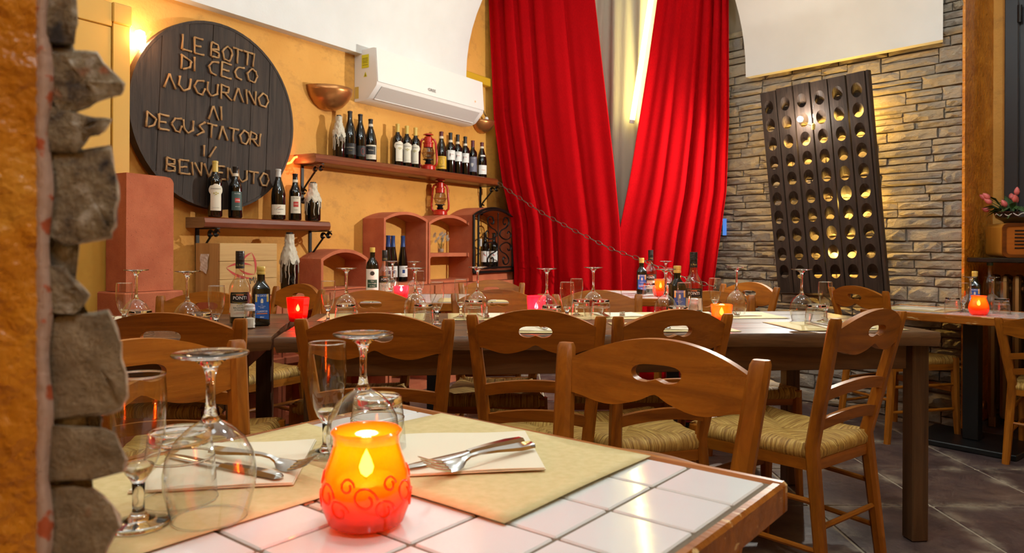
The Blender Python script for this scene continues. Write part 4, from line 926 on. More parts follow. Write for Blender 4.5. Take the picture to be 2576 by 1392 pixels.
for fx, fz in ((.3, .72), (.7, .42), (.55, .18), (.8, .8)):
    q = BLp+ex*(RW*fx)+ez*(RH*fz)+ey*.085; lamp('rack_back_light', q, 6.0, (1, .60, .12), .02)
# spotlight hung in front of the rack
q = wrp(2013, 300, .30)
sp = thing('spotlight', 'small dazzling bare spotlight hanging on a wire before the rack', 'spotlight', q)
obj('bulb', MB().lathe([(0, -.018), (.013, -.012), (.018, 0), (.013, .012), (0, .018)], 12), MT['star'], sp, smooth=True)
q2 = wrp(2052, 232, .27); q3 = wrp(2046, 318, .28)
obj('wire', MB().tube([q2-q, (q2-q)*.5+(q3-q)*.5+Vector((-.01, 0, 0)), q3-q], .0016, 5), MT['steel'], sp, smooth=True)
obj('holder', MB().lathe([(0, -.02), (.010, -.02), (.012, .01), (.004, .018), (0, .018)], 10, tuple(q3-q)), MT['gold'], sp, smooth='auto')
obj('holder_arm', MB().tube([q3-q, (q3-q)*.4+Vector((0, 0, -.01)), (0, 0, -.004)], .0016, 5), MT['steel'], sp)
sl = bpy.data.lights.new('spot_light', 'SPOT'); sl.energy = 165; sl.color = (1, .98, .88); sl.spot_size = radians(150); sl.spot_blend = .5; sl.shadow_soft_size = .012
so = bpy.data.objects.new('spot_light', sl); COL.objects.link(so); so.location = q+WR.n*.05
so.rotation_euler = (Vector((-.9, 4.4, 1.3))-so.location).to_track_quat('-Z', 'Y').to_euler()
tag(obj('cable', MB().tube([wrp(2075, 746, .05), wrp(2090, 757, .06), wrp(2110, 754, .05), wrp(2122, 747, .04)], .005, 6), MT['blackp'], smooth=True), 'black cable looping below the riddling rack', 'cable')
# ================================================================== right recess: shelf, radio, flowers, radiator
def wrr(name, label, cat, s, w, z, rz=0): return thing(name, label, cat, WR.pt(s, w, z), WR.a+rz)
zM = WR.px(2460, 648, -.02)[1]
m = wrr('marble_shelf', 'black marble window shelf carrying the radio', 'shelf', .0, 0, zM); obj('slab', MB().bbox((.65, .235, -.014), (.64, .233, .013), .004), MT['marble'], m)
wRd = -.015; sr0 = WR.px(2520, 600, wRd)[0]; zr1 = WR.px(2520, 562, wRd)[1]; hR = zr1-zM
rd = wrr('radio', 'old honey coloured wooden radio on the marble shelf', 'radio', sr0, wRd, zM+.001, radians(35))
def rrect(w, h, q, n=5):
    P = []
    for cx, cz, a0 in ((w-q, q, -pi/2), (w-q, h-q, 0), (q, h-q, pi/2), (q, q, pi)):
        for k in range(n+1): t = a0+pi/2*k/n; P.append((cx+q*cos(t), cz+q*sin(t)))
    return P
lR = .42
obj('cabinet', MB().prism(rrect(lR, hR, .03), .23), MT['radio'], rd, smooth='auto')
o = obj('bezel', MB().plate(rrect(lR, hR, .03), [[(x+.018, z+.018) for x, z in rrect(lR-.036, hR-.036, .02)]], -.014, 0), MT['walnutx'], rd, smooth='auto')
obj('front_panel', MB().prism([(x+.018, z+.018) for x, z in rrect(lR-.036, hR-.036, .02)], .006, Matrix.Translation((0, -.007, 0))), MT['radio2'], rd)
for k in range(6): obj('grille_slot', MB().bbox((lR*.5, -.009, hR*(.28+.1*k)), (lR*.36, .003, .0035), .001), MT['blackp'], rd)
sf = sr0-.01; fp = wrr('flower_bowl', 'dark glazed bowl of pink tulips standing on the radio', 'flower bowl', sf+.04, -.13, zM+hR+.002)
obj('bowl', MB().lathe([(0, 0), (.05, 0), (.055, .008), (.09, .03), (.10, .06), (.092, .063)], 22), N('brown_glaze').p(col=(.02, .008, .005), rough=.12, coat=.4).m, fp, smooth='auto')
obj('bowl_ornament', MB().tube([((.097+.004*sin(k*6))*sin(-.9+k*.12), -(.097+.004*sin(k*6))*cos(-.9+k*.12), .046+.008*sin(k*1.6)) for k in range(16)], .003, 5), MT['silver'], fp, smooth=True)
rn = random.Random(12)
for k in range(16):
    a = rn.uniform(0, 6.28); l = rn.uniform(.03, .17); h = rn.uniform(.075, .17); e = Vector((l*cos(a)-.02, l*sin(a)*.7, h)); dr = (e-Vector((0, 0, .03))).normalized()
    st = obj('stem', MB().tube([(0, 0, .05), e*.55+Vector((0, 0, .02)), e], .002, 4), MT['leaf'], fp); M = Matrix.Translation(e) @ dr.to_track_quat('Z', 'Y').to_matrix().to_4x4()
    mb = MB()
    for j in range(3): mb.merge(MB().lathe([(0, 0), (.011, .006), (.0145, .02), (.011, .034), (.003, .046)], 6, a0=j*2.09, a1=j*2.09+2.3), M)
    obj('tulip_head', mb, MT['tulip'], st, smooth=True)
for k in range(34):
    a = rn.uniform(0, 6.28); l = rn.uniform(.08, .17); h = rn.uniform(.02, .17); e = Vector((l*cos(a), l*sin(a)*.7, h)); w = Vector((-sin(a), cos(a), .3))*rn.uniform(.008, .02); b0 = Vector((.04*cos(a), .03*sin(a), .06))
    mid = b0.lerp(e, .55)+Vector((0, 0, .02)); obj('leaf', MB().add([b0, mid+w, e, mid-w, mid+Vector((0, 0, .006))], [(0, 1, 4), (1, 2, 4), (2, 3, 4), (3, 0, 4)]), MT['leaf'], fp)
sq = WR.px(2488, 800, -.22)[0]; zq = WR.px(2505, 694, -.22)[1]
ra = wrr('radiator', 'bronze painted column radiator under the marble shelf', 'radiator', sq, -.22, .0)
for k in range(8):
    x = .03+k*.058
    for y in (-.045, .045):
        obj('column', MB().tube([(x, y, .06), (x, y, .075), (x, y, zq-.03), (x, y*.8, zq-.008), (x, y*.4, zq)], [.014, .021, .021, .019, .012], 8), MT['bronze'], ra, smooth='auto')
    obj('section_boss', MB().tube([(x-.027, 0, zq-.07), (x+.027, 0, zq-.07)], .026, 10), MT['bronze'], ra); obj('section_boss', MB().tube([(x-.027, 0, .11), (x+.027, 0, .11)], .026, 10), MT['bronze'], ra)
    if k % 7 == 0: obj('foot', MB().bbox((x, 0, .032), (.018, .05, .031), .004), MT['bronze'], ra)
obj('valve', MB().lathe([(0, -.02), (.02, -.02), (.024, .01), (.012, .03), (0, .03)], 12, (-.03, 0, .11)), MT['copper'], ra, smooth='auto')
tag(obj('kick_board', MB().bbox((0, 0, .06), (.6, .01, .058), .003), MT['blackp'], loc=WR.pt(.62, -.40, .0), rz=WR.a), 'black board along the floor behind the radiator', 'board')
# ================================================================== chairs
def bar(pts, wx, wy, ch=.25):
    """near-vertical bar: octagonal section wx x wy along pts; wx, wy may be lists"""
    mb = MB(); n = len(pts); wx = wx if isinstance(wx, list) else [wx]*n; wy = wy if isinstance(wy, list) else [wy]*n
    for (x, y, z), a, b in zip(pts, wx, wy):
        a /= 2; b /= 2; c = min(a, b)*ch*2
        for (u, v) in ((a, b-c), (a-c, b), (-a+c, b), (-a, b-c), (-a, -b+c), (-a+c, -b), (a-c, -b), (a, -b+c)): mb.v.append((x+u, y+v, z))
    for i in range(n-1):
        for k in range(8): mb.f.append((i*8+k, i*8+(k+1) % 8, (i+1)*8+(k+1) % 8, (i+1)*8+k))
    mb.f += [tuple(range(8)), tuple((n-1)*8+k for k in range(8))]; return mb
PY = lambda z: -.185-(z-.45)*.235 if z > .45 else -.185-(.45-z)*.11
def post_x(z): return .155+(.1925-.155)*max(0, (z-.45)/.376)
def rail_mesh(N_=40):
    mb = MB(); X = .178; xs = [-X+2*X*i/N_ for i in range(N_+1)]
    hw = .05; extra = [s*hw*q for s in (-1, 1) for q in (1, .985, .93, .84, .72)]; xs = sorted(set([round(x, 5) for x in xs]+[round(e, 5) for e in extra]))
    rows = []
    for x in xs:
        zt = .797+.048*(1-(x/X)**2); zb = .735-.016*sin(pi*min(1, abs(x)/X))**2+.010*math.exp(-(x/.018)**2)
        if abs(x) < hw:
            k = sqrt(max(0, 1-(x/hw)**4)); ht = .783+.0155*k; hb = .783-.0175*k+.0065*math.exp(-(x/.012)**2)*k
        else: ht = hb = .783
        rows.append((zb, hb, ht, zt))
    m = len(xs)
    for back in (0, 1):
        for x, (zs_) in zip(xs, rows):
            for z in zs_: mb.v.append((x, PY(z)+.008-.018*(1-(x/X)**2)-(.021 if back else 0), z))
    I = lambda i, r, b: b*m*4+i*4+r
    for i in range(m-1):
        for (r0, r1) in ((0, 1), (2, 3)):
            mb.f += [(I(i, r0, 0), I(i+1, r0, 0), I(i+1, r1, 0), I(i, r1, 0)), (I(i, r0, 1), I(i, r1, 1), I(i+1, r1, 1), I(i+1, r0, 1))]
        for r in (0, 3): mb.f.append((I(i, r, 0), I(i+1, r, 0), I(i+1, r, 1), I(i, r, 1)))
        if abs(xs[i]) <= hw+1e-6 and abs(xs[i+1]) <= hw+1e-6:
            for r in (1, 2): mb.f.append((I(i, r, 0), I(i+1, r, 0), I(i+1, r, 1), I(i, r, 1)))
    for i in (0, m-1): mb.f.append((I(i, 0, 0), I(i, 3, 0), I(i, 3, 1), I(i, 0, 1)))
    return mb
def slat_mesh(z0, hgt, X):
    mb = MB(); m = 17
    for back in (0, 1):
        for i in range(m):
            x = -X+2*X*i/(m-1); b = 1-(x/X)**2
            for z in (z0+.020*b, z0+hgt+.020*b): mb.v.append((x, PY(z)+.006-.014*b-(.017 if back else 0), z))
    I = lambda i, r, b: b*m*2+i*2+r
    for i in range(m-1):
        mb.f += [(I(i, 0, 0), I(i+1, 0, 0), I(i+1, 1, 0), I(i, 1, 0)), (I(i, 0, 1), I(i, 1, 1), I(i+1, 1, 1), I(i+1, 0, 1))]
        for r in (0, 1): mb.f.append((I(i, r, 0), I(i+1, r, 0), I(i+1, r, 1), I(i, r, 1)))
    for i in (0, m-1): mb.f.append((I(i, 0, 0), I(i, 1, 0), I(i, 1, 1), I(i, 0, 1)))
    return mb
def seat_mesh():
    B = [Vector((-.160, -.195, 0)), Vector((.160, -.195, 0)), Vector((.205, .205, 0)), Vector((-.205, .205, 0))]; C = Vector((0, .01, 0)); mb = MB(); uvs = []
    for e in range(4):
        A, D = B[e], B[(e+1) % 4]; L = (D-A).length; out = Vector(((D-A).y, -(D-A).x, 0)).normalized(); n = 20; base = len(mb.v); rows = 8
        for i in range(n+1):
            t = i/n; E_ = A.lerp(D, t); S = A.lerp(C, 2*t) if t < .5 else D.lerp(C, 2*(1-t))
            wob = .0025*sin(i*1.7+e)
            prof = [(0.004, .414), (-.004+wob*.5, .425), (-.005+wob, .440), (.006, .4545+wob*.6)]
            for k, (ins, z) in enumerate(prof): q = E_-out*ins; mb.v.append((q.x, q.y, z)); uvs.append((t*L, k*.012))
            dl = (S-E_).length
            for k in range(4):
                f = (k+1)/4; q = E_.lerp(S, max(f, .02)); z = .4585+.004*sin(pi*f)-.012*f*f; mb.v.append((q.x, q.y, z if dl > .006 else .455)); uvs.append((t*L, .05+f*dl))
        for i in range(n):
            for k in range(rows-1): a = base+i*rows+k; mb.f.append((a, a+rows, a+rows+1, a+1))
    me = mb.mesh('seat', MT['rush'], True); uv = me.uv_layers.new(name='UVMap')
    for p in me.polygons:
        for li in p.loop_indices: uv.data[li].uv = uvs[me.loops[li].vertex_index]
    return me
SEAT = seat_mesh()
def make_chair(fin):
    X, Z, Y_ = MT[fin+'x'], MT[fin+'z'], MT[fin+'y']; r = thing('rush_chair', 'chair', 'chair')
    zs = [0, .2, .45, .58, .70, .79, .818, .826]
    for sx in (-1, 1):
        pts = [(sx*(post_x(z) if z > .45 else .155+(.45-z)*.03), PY(z), z) for z in zs]
        obj('back_post', bar(pts, [.030, .034, .038, .038, .037, .036, .034, .028], [.032, .034, .036, .034, .032, .03, .028, .02]), Z, r, smooth='auto')
        pts = [(sx*(.198+.010*(1-z/.45)**2), .188+.012*(1-z/.45)**2, z) for z in (0, .1, .25, .4, .452)]
        obj('front_leg', bar(pts, [.026, .03, .036, .038, .036], [.026, .03, .036, .038, .036]), Z, r, smooth='auto')
        for zz in (.30, .165): obj('side_stretcher', MB().tube([(sx*.200, .19, zz+.004), (sx*(.157+(.45-zz)*.03), PY(zz), zz)], .0085, 8), Y_, r, smooth='auto')
        obj('seat_rail', MB().box((0, 0, 0), (.011, .185, .016), Matrix.Translation((sx*.175, 0, .402)) @ Matrix.Rotation(-sx*.112, 4, 'Z')), Y_, r)
    obj('top_rail', rail_mesh(), X, r, smooth='auto')
    obj('slat', slat_mesh(.588, .034, .172), X, r, smooth='auto'); obj('slat', slat_mesh(.500, .034, .160), X, r, smooth='auto')
    obj('seat', SEAT, parent=r)
    obj('seat_rail', MB().box((0, .187, .402), (.18, .010, .016)), X, r); obj('seat_rail', MB().box((0, -.186, .402), (.14, .010, .016)), X, r)
    obj('front_stretcher', MB().bbox((0, .192, .275), (.182, .008, .018), .003), X, r); obj('back_stretcher', MB().tube([(-.158, PY(.23), .23), (.158, PY(.23), .23)], .0085, 8), X, r, smooth='auto')
    return r
CT = {}
def chair(px, py, yaw, label, fin, Y=None, group=None, sx=1.0):
    """px,py = top of the back rail in the photo; yaw = direction the sitter faces (0 = away from viewer, positive turns left)"""
    zp = .845
    p = uz(px, py, zp) if Y is None else uy(px, py, Y); sc = p.z/zp
    a = radians(yaw); back = Vector((0, PY(zp)-.02, 0)); loc = p-Matrix.Rotation(a, 3, 'Z') @ back; loc.z = 0
    if fin not in CT: r = make_chair(fin); CT[fin] = r; r.location = loc; r.rotation_euler = (0, 0, a); r['label'] = label
    else: r = copy_tree(CT[fin], loc, a, label)
    r.scale = (sx, 1, sc)
    if group: r['group'] = group
    elif 'group' in r: del r['group']
    return r
GC = 'rush seated wooden chairs'
AT = -.675148      # turn of the tiled foreground table
chair(1664, 853, 145.5, 'brown rush chair tucked at the tiled table with cutlery and candle', 'honey', group=GC)
chair(335, 853, -128.7, 'brown rush chair half hidden by the broken masonry edge', 'honey', group=GC)
chair(402, 787, 6, 'brown rush chair before the balsamic and oil bottles', 'honey', group=GC)
chair(940, 787, 2, 'brown rush chair beside the red faceted candle', 'honey', group=GC)
chair(1347, 779, -5, 'brown rush chair before the pink candle', 'honey', group=GC, sx=.93)
chair(1708, 778, 17, 'brown rush chair before the orange candle', 'honey', group=GC, sx=.90)
chair(2212, 777, 38, 'brown rush chair standing free at the plank table corner on slate floor', 'honey', group=GC)
chair(525, 733, 178, 'brown rush chair across the plank table behind the balsamic bottle', 'honey', 3.10, GC)
chair(934, 730, 182, 'brown rush chair across the plank table before the green label oil', 'honey', 3.16, GC)
chair(1253, 728, 178, 'brown rush chair across the plank table before the two tier niche', 'honey', 3.3, GC)
chair(1500, 730, 183, 'brown rush chair across the plank table before the red curtains', 'honey', 3.4, GC)
chair(1786, 732, 184, 'brown rush chair across the plank table behind the orange candle', 'honey', 3.5, GC)
chair(762, 714, 140, 'rush chair turned beside the big waxy bottle', 'honey', 3.62, GC)
chair(1236, 704, 186, 'rush chair against the iron grille niche', 'honey', 4.62, GC)
chair(1893, 710, 118, 'rush chair turned sideways before the ledge stones by the curtain', 'honey', 4.0, GC)
chair(2147, 719, -72, 'rush chair seen edge on below the riddling rack', 'honey', 3.95, GC)
chair(2632, 800, -48, 'rush chair leg at the edge of the radiator table', 'honey', 3.3, GC)
# ================================================================== tables
TZ = .733
nt = thing('tiled_table', 'foreground table topped with white tiles in a worn orange wood frame', 'table', (.23221, .95569, 0), AT)
I0, I1, J1 = -.565, .1, .60
tmesh = {}
def tile(par, x0, x1, y0, y1, z, gap=.0022, h=.008, nm='tile'):
    key = (round(x1-x0, 3), round(y1-y0, 3), h)
    if key not in tmesh: tmesh[key] = MB().bbox((0, 0, -h/2), ((x1-x0)/2-gap, (y1-y0)/2-gap, h/2), .0018).mesh(nm, MT['tile']); fixn(tmesh[key])
    return obj(nm, tmesh[key], parent=par, loc=((x0+x1)/2, (y0+y1)/2, z))
xs = [I0]+[-.5+.1*k for k in range(7)]
for a, b in zip(xs, xs[1:]):
    for j in range(6):
        if abs(a+.3) < .01 and j == 3:
            rn = random.Random(1)
            for p in range(4):
                for q in range(6):
                    obj('mosaic_stone', MB().bbox((0, 0, -.004), (.0108+rn.uniform(-.001, 0), .0068+rn.uniform(-.0008, 0), .004), .0015), MT['mosaic'], nt, loc=(a+.0125+.025*p+(.006 if q % 2 else -.002), -.1*j-.0083-.0166*q, TZ-.0005)).rotation_euler = (0, 0, rn.uniform(-.08, .08))
        else: tile(nt, a, b, -.1*(j+1), -.1*j, TZ)
obj('grout_bed', MB().box(((I0+I1)/2, -J1/2, TZ-.012), ((I1-I0)/2+.004, J1/2+.004, .0095)), MT['tgrout'], nt)
fwid = .016
for (cx, cy, hx, hy) in (((I0+I1)/2, fwid/2+.004, (I1-I0)/2+fwid+.004, fwid/2), ((I0+I1)/2, -J1-fwid/2-.004, (I1-I0)/2+fwid+.004, fwid/2), (I0-fwid/2-.004, -J1/2, fwid/2, J1/2+.004), (I1+fwid/2+.004, -J1/2, fwid/2, J1/2+.004)):
    obj('frame_edge', MB().bbox((cx, cy, TZ-.018), (hx, hy, .0195), .004), MT['edge'], nt)
obj('underside', MB().box(((I0+I1)/2, -J1/2, TZ-.03), ((I1-I0)/2, J1/2, .008)), MT['tleg'], nt)
obj('pedestal', MB().bbox(((I0+I1)/2, -J1/2, .36), (.035, .035, .33), .003), MT['blackp'], nt); obj('base_plate', MB().bbox(((I0+I1)/2, -J1/2, .02), (.22, .22, .018), .004), MT['blackp'], nt)
def plank_table(name, label, p, rz, L, D, legs, n=5, apron=True, th=.048):
    r = thing(name, label, 'table', (p.x, p.y, 0), rz); rn = random.Random(int(L*100)); w = D/n
    for k in range(n):
        mb = MB(); m = 24; y0, y1 = k*w+.0012, (k+1)*w-.0012
        for i in range(m+1):
            x = L*i/m; f = .006*sin(i*.9+k)+rn.uniform(-.004, .004) if k == 0 else 0; g = .006*sin(i*.7)+rn.uniform(-.003, .003) if k == n-1 else 0
            zt = TZ+rn.uniform(-.0006, .0006)
            for (y, z) in ((y0+f+.004, zt), (y1+g-.001, zt), (y1+g, zt-.004), (y1+g, TZ-th), (y0+f*1.6, TZ-th+rn.uniform(0, .006)), (y0+f-.004, TZ-.02), (y0+f, zt-.004)): mb.v.append((x+(rn.uniform(-.004, .004) if i in (0, m) else 0), y, z))
        for i in range(m):
            for j in range(7): mb.f.append((i*7+j, i*7+(j+1) % 7, (i+1)*7+(j+1) % 7, (i+1)*7+j))
        mb.f += [tuple(range(7)), tuple(m*7+j for j in range(7))]; obj('plank', mb, MT['plank'], r, smooth='auto')
    for (x, y) in legs: obj('leg', MB().bbox((x, y, (TZ-th)/2), (.030, .030, (TZ-th)/2-.001), .004), MT['tleg'], r)
    if apron:
        xa, xb = min(l[0] for l in legs), max(l[0] for l in legs); ya, yb = min(l[1] for l in legs), max(l[1] for l in legs)
        for y in (ya, yb): obj('apron', MB().bbox(((xa+xb)/2, y, TZ-th-.045), ((xb-xa)/2-.042, .011, .043), .002), MT['apron'], r)
        for x in (xa, xb): obj('apron', MB().bbox((x, (ya+yb)/2, TZ-th-.045), (.011, (yb-ya)/2-.042, .043), .002), MT['apron'], r)
    return r
A_ = uz(692, 850, TZ); B_ = uz(2366, 836, TZ); LM = (B_-A_).length; aM = atan2(B_.y-A_.y, B_.x-A_.x); DM = .80
leg1 = uz(2312, 1365, 0); Mi = Matrix.Rotation(-aM, 3, 'Z'); l1 = Mi @ (leg1-Vector((A_.x, A_.y, 0)))
plank_table('plank_table', 'long dark plank table set with glasses and three candles', A_, aM, LM, DM, [(.10, .12), (.10, DM-.1), (LM-.030, .085), (LM-.18, DM-.1)])
A2 = uz(688, 847, TZ); aL = radians(10); dL = Vector((cos(aL), sin(aL), 0)); LL = 1.35; o2 = A2-dL*LL
lt = plank_table('plank_table', 'dark plank table set with the tall balsamic bottle and square oil bottle', Vector((o2.x-.008, o2.y, 0)), aL, LL, .78, [(.10, .12), (.10, .68), (LL-.12, .12), (LL-.12, .68)], 4)
for k in (0, 1): obj('corner_brace', MB().prism([(0, 0), (.0, -.15), (.15, 0)], .02, Matrix.Translation((LL-.16, .11, TZ-.10)) @ Matrix.Scale(-1, 4, (1, 0, 0))), MT['tleg'], lt) if k == 0 else None
def tile_table(label, c, rz, hx, hy, z, ped=(0, 0), gone=False):
    r = thing('tiled_table', label, 'table', (c[0], c[1], 0), rz); nx, ny = max(1, round(2*hx/.1)), max(1, round(2*hy/.1))
    for i in range(nx):
        for j in range(ny): tile(r, -hx+2*hx*i/nx, -hx+2*hx*(i+1)/nx, -hy+2*hy*j/ny, -hy+2*hy*(j+1)/ny, z)
    obj('grout_bed', MB().box((0, 0, z-.012), (hx+.003, hy+.003, .0095)), MT['tgrout'], r)
    for (cx, cy, ax, ay) in ((0, hy+.012, hx+.02, .008), (0, -hy-.012, hx+.02, .008), (hx+.012, 0, .008, hy+.004), (-hx-.012, 0, .008, hy+.004)): obj('frame_edge', MB().bbox((cx, cy, z-.02), (ax, ay, .0215), .004), MT['edge'], r)
    obj('pedestal', MB().bbox((*ped, (z-.03)/2+.015), (.036, .036, (z-.03)/2-.015), .003), MT['blackp'], r); obj('base_plate', MB().bbox((*ped, .015), (.25, .20, .014), .004), MT['blackp'], r); return r
ZR = .68
cR = WR.pt(.44, .285, 0); tile_table('tiled table by the radiator on a black steel post', cR, WR.a, .76, .235, ZR, (-.30, -.03))
tile_table('tiled table in front of the terracotta niches', (-.42, 3.98), radians(4), .50, .34, TZ); tile_table('small tiled table in front of the red curtain', (.95, 4.34), radians(-8), .40, .34, TZ)
# ================================================================== tableware
TPL = {}
def put(kind, build, loc, rz, label, group, sc=None):
    if kind not in TPL:
        r = build(); TPL[kind] = r; r.location = loc; r.rotation_euler = (0, 0, rz); r['label'] = label; r['group'] = group
    else: r = copy_tree(TPL[kind], loc, rz, label, group)
    if sc: r.scale = sc
    return r
def b_wine(h=.172, k=1.0, n=32):
    r = thing('wine_glass', '', 'wine glass'); f = h/.172; e = .0
    z = lambda t: t
    st = (h-.172)
    bowl = [(.0365*k, 0), (.041*k, .015), (.0455*k, .035), (.046*k, .048), (.043*k, .066), (.034*k, .083), (.021*k, .095), (.011*k, .101)]
    obj('bowl', MB().lathe(bowl, n), MT['glass'], r, smooth=True)
    obj('bowl_rim', MB().lathe([(.0365*k, 0), (.0372*k, .0008), (.0365*k, .0016), (.0358*k, .0008), (.0365*k, 0)], n), MT['solidglass'], r, smooth=True)
    stem = [(0, .0985), (.006, .0995), (.0098, .102), (.0064, .108), (.0048, .118), (.0045, .135+st*.5), (.0048, .148+st), (.008, .158+st), (.016, .1645+st), (0, .1650+st)]
    obj('stem', MB().lathe(stem, 16), MT['solidglass'], r, smooth=True)
    foot = [(0, .1655+st), (.016, .1652+st), (.030, .1682+st), (.0375, .1695+st), (.0386, .171+st), (.0378, .1722+st), (.02, .1722+st), (0, .171+st)]
    obj('foot', MB().lathe(foot, n), MT['solidglass'], r, smooth=True); return r
def b_flute(n=28):
    r = thing('flute_glass', '', 'flute glass')
    obj('bowl', MB().lathe([(.0245, .152), (.0258, .135), (.0262, .115), (.0245, .092), (.019, .068), (.0125, .053), (.0085, .0495)], n), MT['glass'], r, smooth=True)
    obj('bowl_base', MB().lathe([(0, .064), (.009, .0635), (.0145, .0615), (.0125, .0535), (.0085, .048), (.0065, .044), (0, .044)], 18), MT['solidglass'], r, smooth=True)
    obj('rim', MB().lathe([(.0245, .1515), (.0252, .1523), (.0245, .153), (.0238, .1523), (.0245, .1515)], n), MT['solidglass'], r, smooth=True)
    obj('stem', MB().lathe([(0, .0435), (.0062, .0435), (.0056, .03), (.0058, .016), (.009, .010), (.016, .0075), (0, .0072)], 16), MT['solidglass'], r, smooth=True)
    obj('foot', MB().lathe([(0, .0068), (.016, .007), (.026, .0042), (.0298, .0028), (.030, .0012), (.028, 0), (0, .0005)], n), MT['solidglass'], r, smooth=True); return r
def b_tumbler(n=24):
    r = thing('water_tumbler', '', 'tumbler'); obj('wall', MB().lathe([(.0400, 0), (.0385, .02), (.0365, .045), (.0345, .060), (.0335, .064)], n), MT['glass'], r, smooth=True)
    obj('base', MB().lathe([(0, .066), (.031, .0655), (.0338, .064), (.0335, .070), (.0325, .076), (.030, .078), (.02, .0765), (0, .0755)], n), MT['solidglass'], r, smooth=True)
    obj('rim', MB().lathe([(.040, 0), (.0406, .0008), (.040, .0016), (.0394, .0008), (.040, 0)], n), MT['solidglass'], r, smooth=True)
    obj('collar', MB().lathe([(.0362, .046), (.0370, .0475), (.0360, .049), (.0352, .0475), (.0362, .046)], n), MT['solidglass'], r, smooth=True); return r
GW, GF, GT = 'upturned wine glasses on the tables', 'flute glasses on the tables', 'upturned water tumblers on the tables'
near = lambda x, y, h: (lambda p: Vector((p.x, p.y, TZ+.0022)))(uz(x, y, TZ+h))
put('wineA', b_wine, near(530, 893, .172), 0, 'upturned wine glass on the foreground table beside the masonry edge', GW)
put('wineA', b_wine, near(914, 843, .172), 0, 'upturned wine glass on the foreground table behind the amber candle', GW)
put('flute', b_flute, near(822, 1150, 0), 0, 'flute glass on the foreground table behind the amber candle', GF)
put('flute', b_flute, near(348, 1328, 0), 0, 'flute glass on the foreground table half behind the masonry', GF)
put('tumb', b_tumbler, near(452, 1262, 0), 0, 'upturned tumbler on the foreground table near the masonry', GT)
put('tumb', b_tumbler, near(950, 999, .078), 0, 'upturned tumbler on the foreground table behind an upturned wine glass', GT)
def at(x, Y, z=TZ, dz=.0012): return Vector(((x-1288)/F*Y*1.0, Y, z+dz))
for x, Y, lab in ((343, 2.46, 'upturned wine glass on the plank table by the terracotta block'), (472, 2.36, 'upturned wine glass on the plank table nearest the balsamic bottle'), (872, 2.74, 'upturned wine glass before the low arched niche, nearest the red candle'),
                  (1045, 2.82, 'upturned wine glass on the plank table before the tall niche bottles'), (1202, 2.96, 'upturned wine glass on the plank table before the iron grille niche'), (1376, 2.80, 'upturned wine glass beside the pink candle'),
                  (1493, 2.98, 'upturned wine glass before the red curtain next to two flutes'), (1675, 2.80, 'upturned wine glass on the plank table beside the gold capped oil'), (1853, 3.10, 'upturned wine glass behind the orange candle on the plank table'), (2017, 2.84, 'upturned wine glass before the riddling rack')):
    put('wineB', lambda: b_wine(.20, .94, 26), at(x, Y), 0, lab, GW)
for x, Y, lab in ((313, 2.50, 'flute glass on the plank table by the yellow casing'), (545, 2.36, 'flute glass on the plank table nearest the balsamic bottle'), (826, 2.70, 'flute glass on the plank table nearest the red candle'), (1100, 2.66, 'flute glass on the plank table before the two tier niche'),
                  (1160, 2.88, 'flute glass on the plank table before the grille niche'), (1427, 2.70, 'flute glass on the plank table, of a pair the one nearer the foreground table'), (1451, 2.98, 'flute glass on the plank table, of a pair the one nearer the curtain'), (1722, 2.70, 'flute glass in front of the gold capped oil bottle'),
                  (1799, 3.08, 'flute glass behind the orange candle'), (2077, 2.80, 'flute glass before the riddling rack')):
    put('flute', b_flute, at(x, Y), 0, lab, GF)
for x, Y, lab in ((354, 2.32, 'upturned tumbler at the terracotta block end of the plank table'), (503, 2.24, 'upturned tumbler nearest the balsamic bottle'), (870, 2.60, 'upturned tumbler nearest the red candle'), (1066, 2.62, 'upturned tumbler before the tall niche'), (1192, 2.82, 'upturned tumbler before the grille niche'),
                  (1388, 2.58, 'upturned tumbler by the pink candle'), (1462, 2.86, 'upturned tumbler by the pair of flutes'), (1512, 2.86, 'upturned tumbler in front of the wine glass by the curtain'), (1706, 2.56, 'upturned tumbler between gold capped oil and orange candle'), (2054, 2.66, 'upturned tumbler beside the flute before the riddling rack')):
    put('tumb', b_tumbler, at(x, Y), 0, lab, GT)
# far tables
for x, Y, lab in ((988, 3.95, 'upturned wine glass on the far tiled table by the niche bottles'), (1042, 3.90, 'upturned wine glass on the far tiled table beside the pale candle')): put('wineB', None, at(x, Y), 0, lab, GW)
put('wineB', None, at(1675, 4.30), 0, 'upturned wine glass on the small table before the red curtain', GW)
for x, Y, lab in ((1056, 3.80, 'flute glass on the far tiled table'), (985, 3.85, 'flute glass by the dark balsamic on the far tiled table')): put('flute', None, at(x, Y), 0, lab, GF)
for x, Y, lab in ((1634, 4.14, 'upturned tumbler on the small table before the red curtain'), (1690, 4.16, 'upturned tumbler on the small table beyond the glowing candle')): put('tumb', None, at(x, Y), 0, lab, GT)
put('flute', None, at(1682, 4.5), 0, 'flute glass on the small table before the red curtain', GF)
def atR(x, y): s, z = WR.px(x, y, .3); p = uz(x, y, ZR); return Vector((p.x, p.y, ZR+.0012))
for x, y, lab in ((2441, 784, 'upturned wine glass beside the square oil bottle on the radiator table'), (2496, 785, 'upturned wine glass on the radiator table beside the green capped bottle')): put('wineB', None, atR(x, y), 0, lab, GW, (.92, .92, .92))
for x, y, lab in ((2424, 786, 'flute glass nearer the stone wall on the radiator table'), (2520, 779, 'flute glass nearer the radiator columns on the radiator table')): put('flute', None, atR(x, y), 0, lab, GF)
for x, y, lab in ((2396, 787, 'upturned tumbler by the napkin end of the radiator table'), (2520, 790, 'upturned tumbler before the radiator columns on the radiator table')): put('tumb', None, atR(x, y), 0, lab, GT)
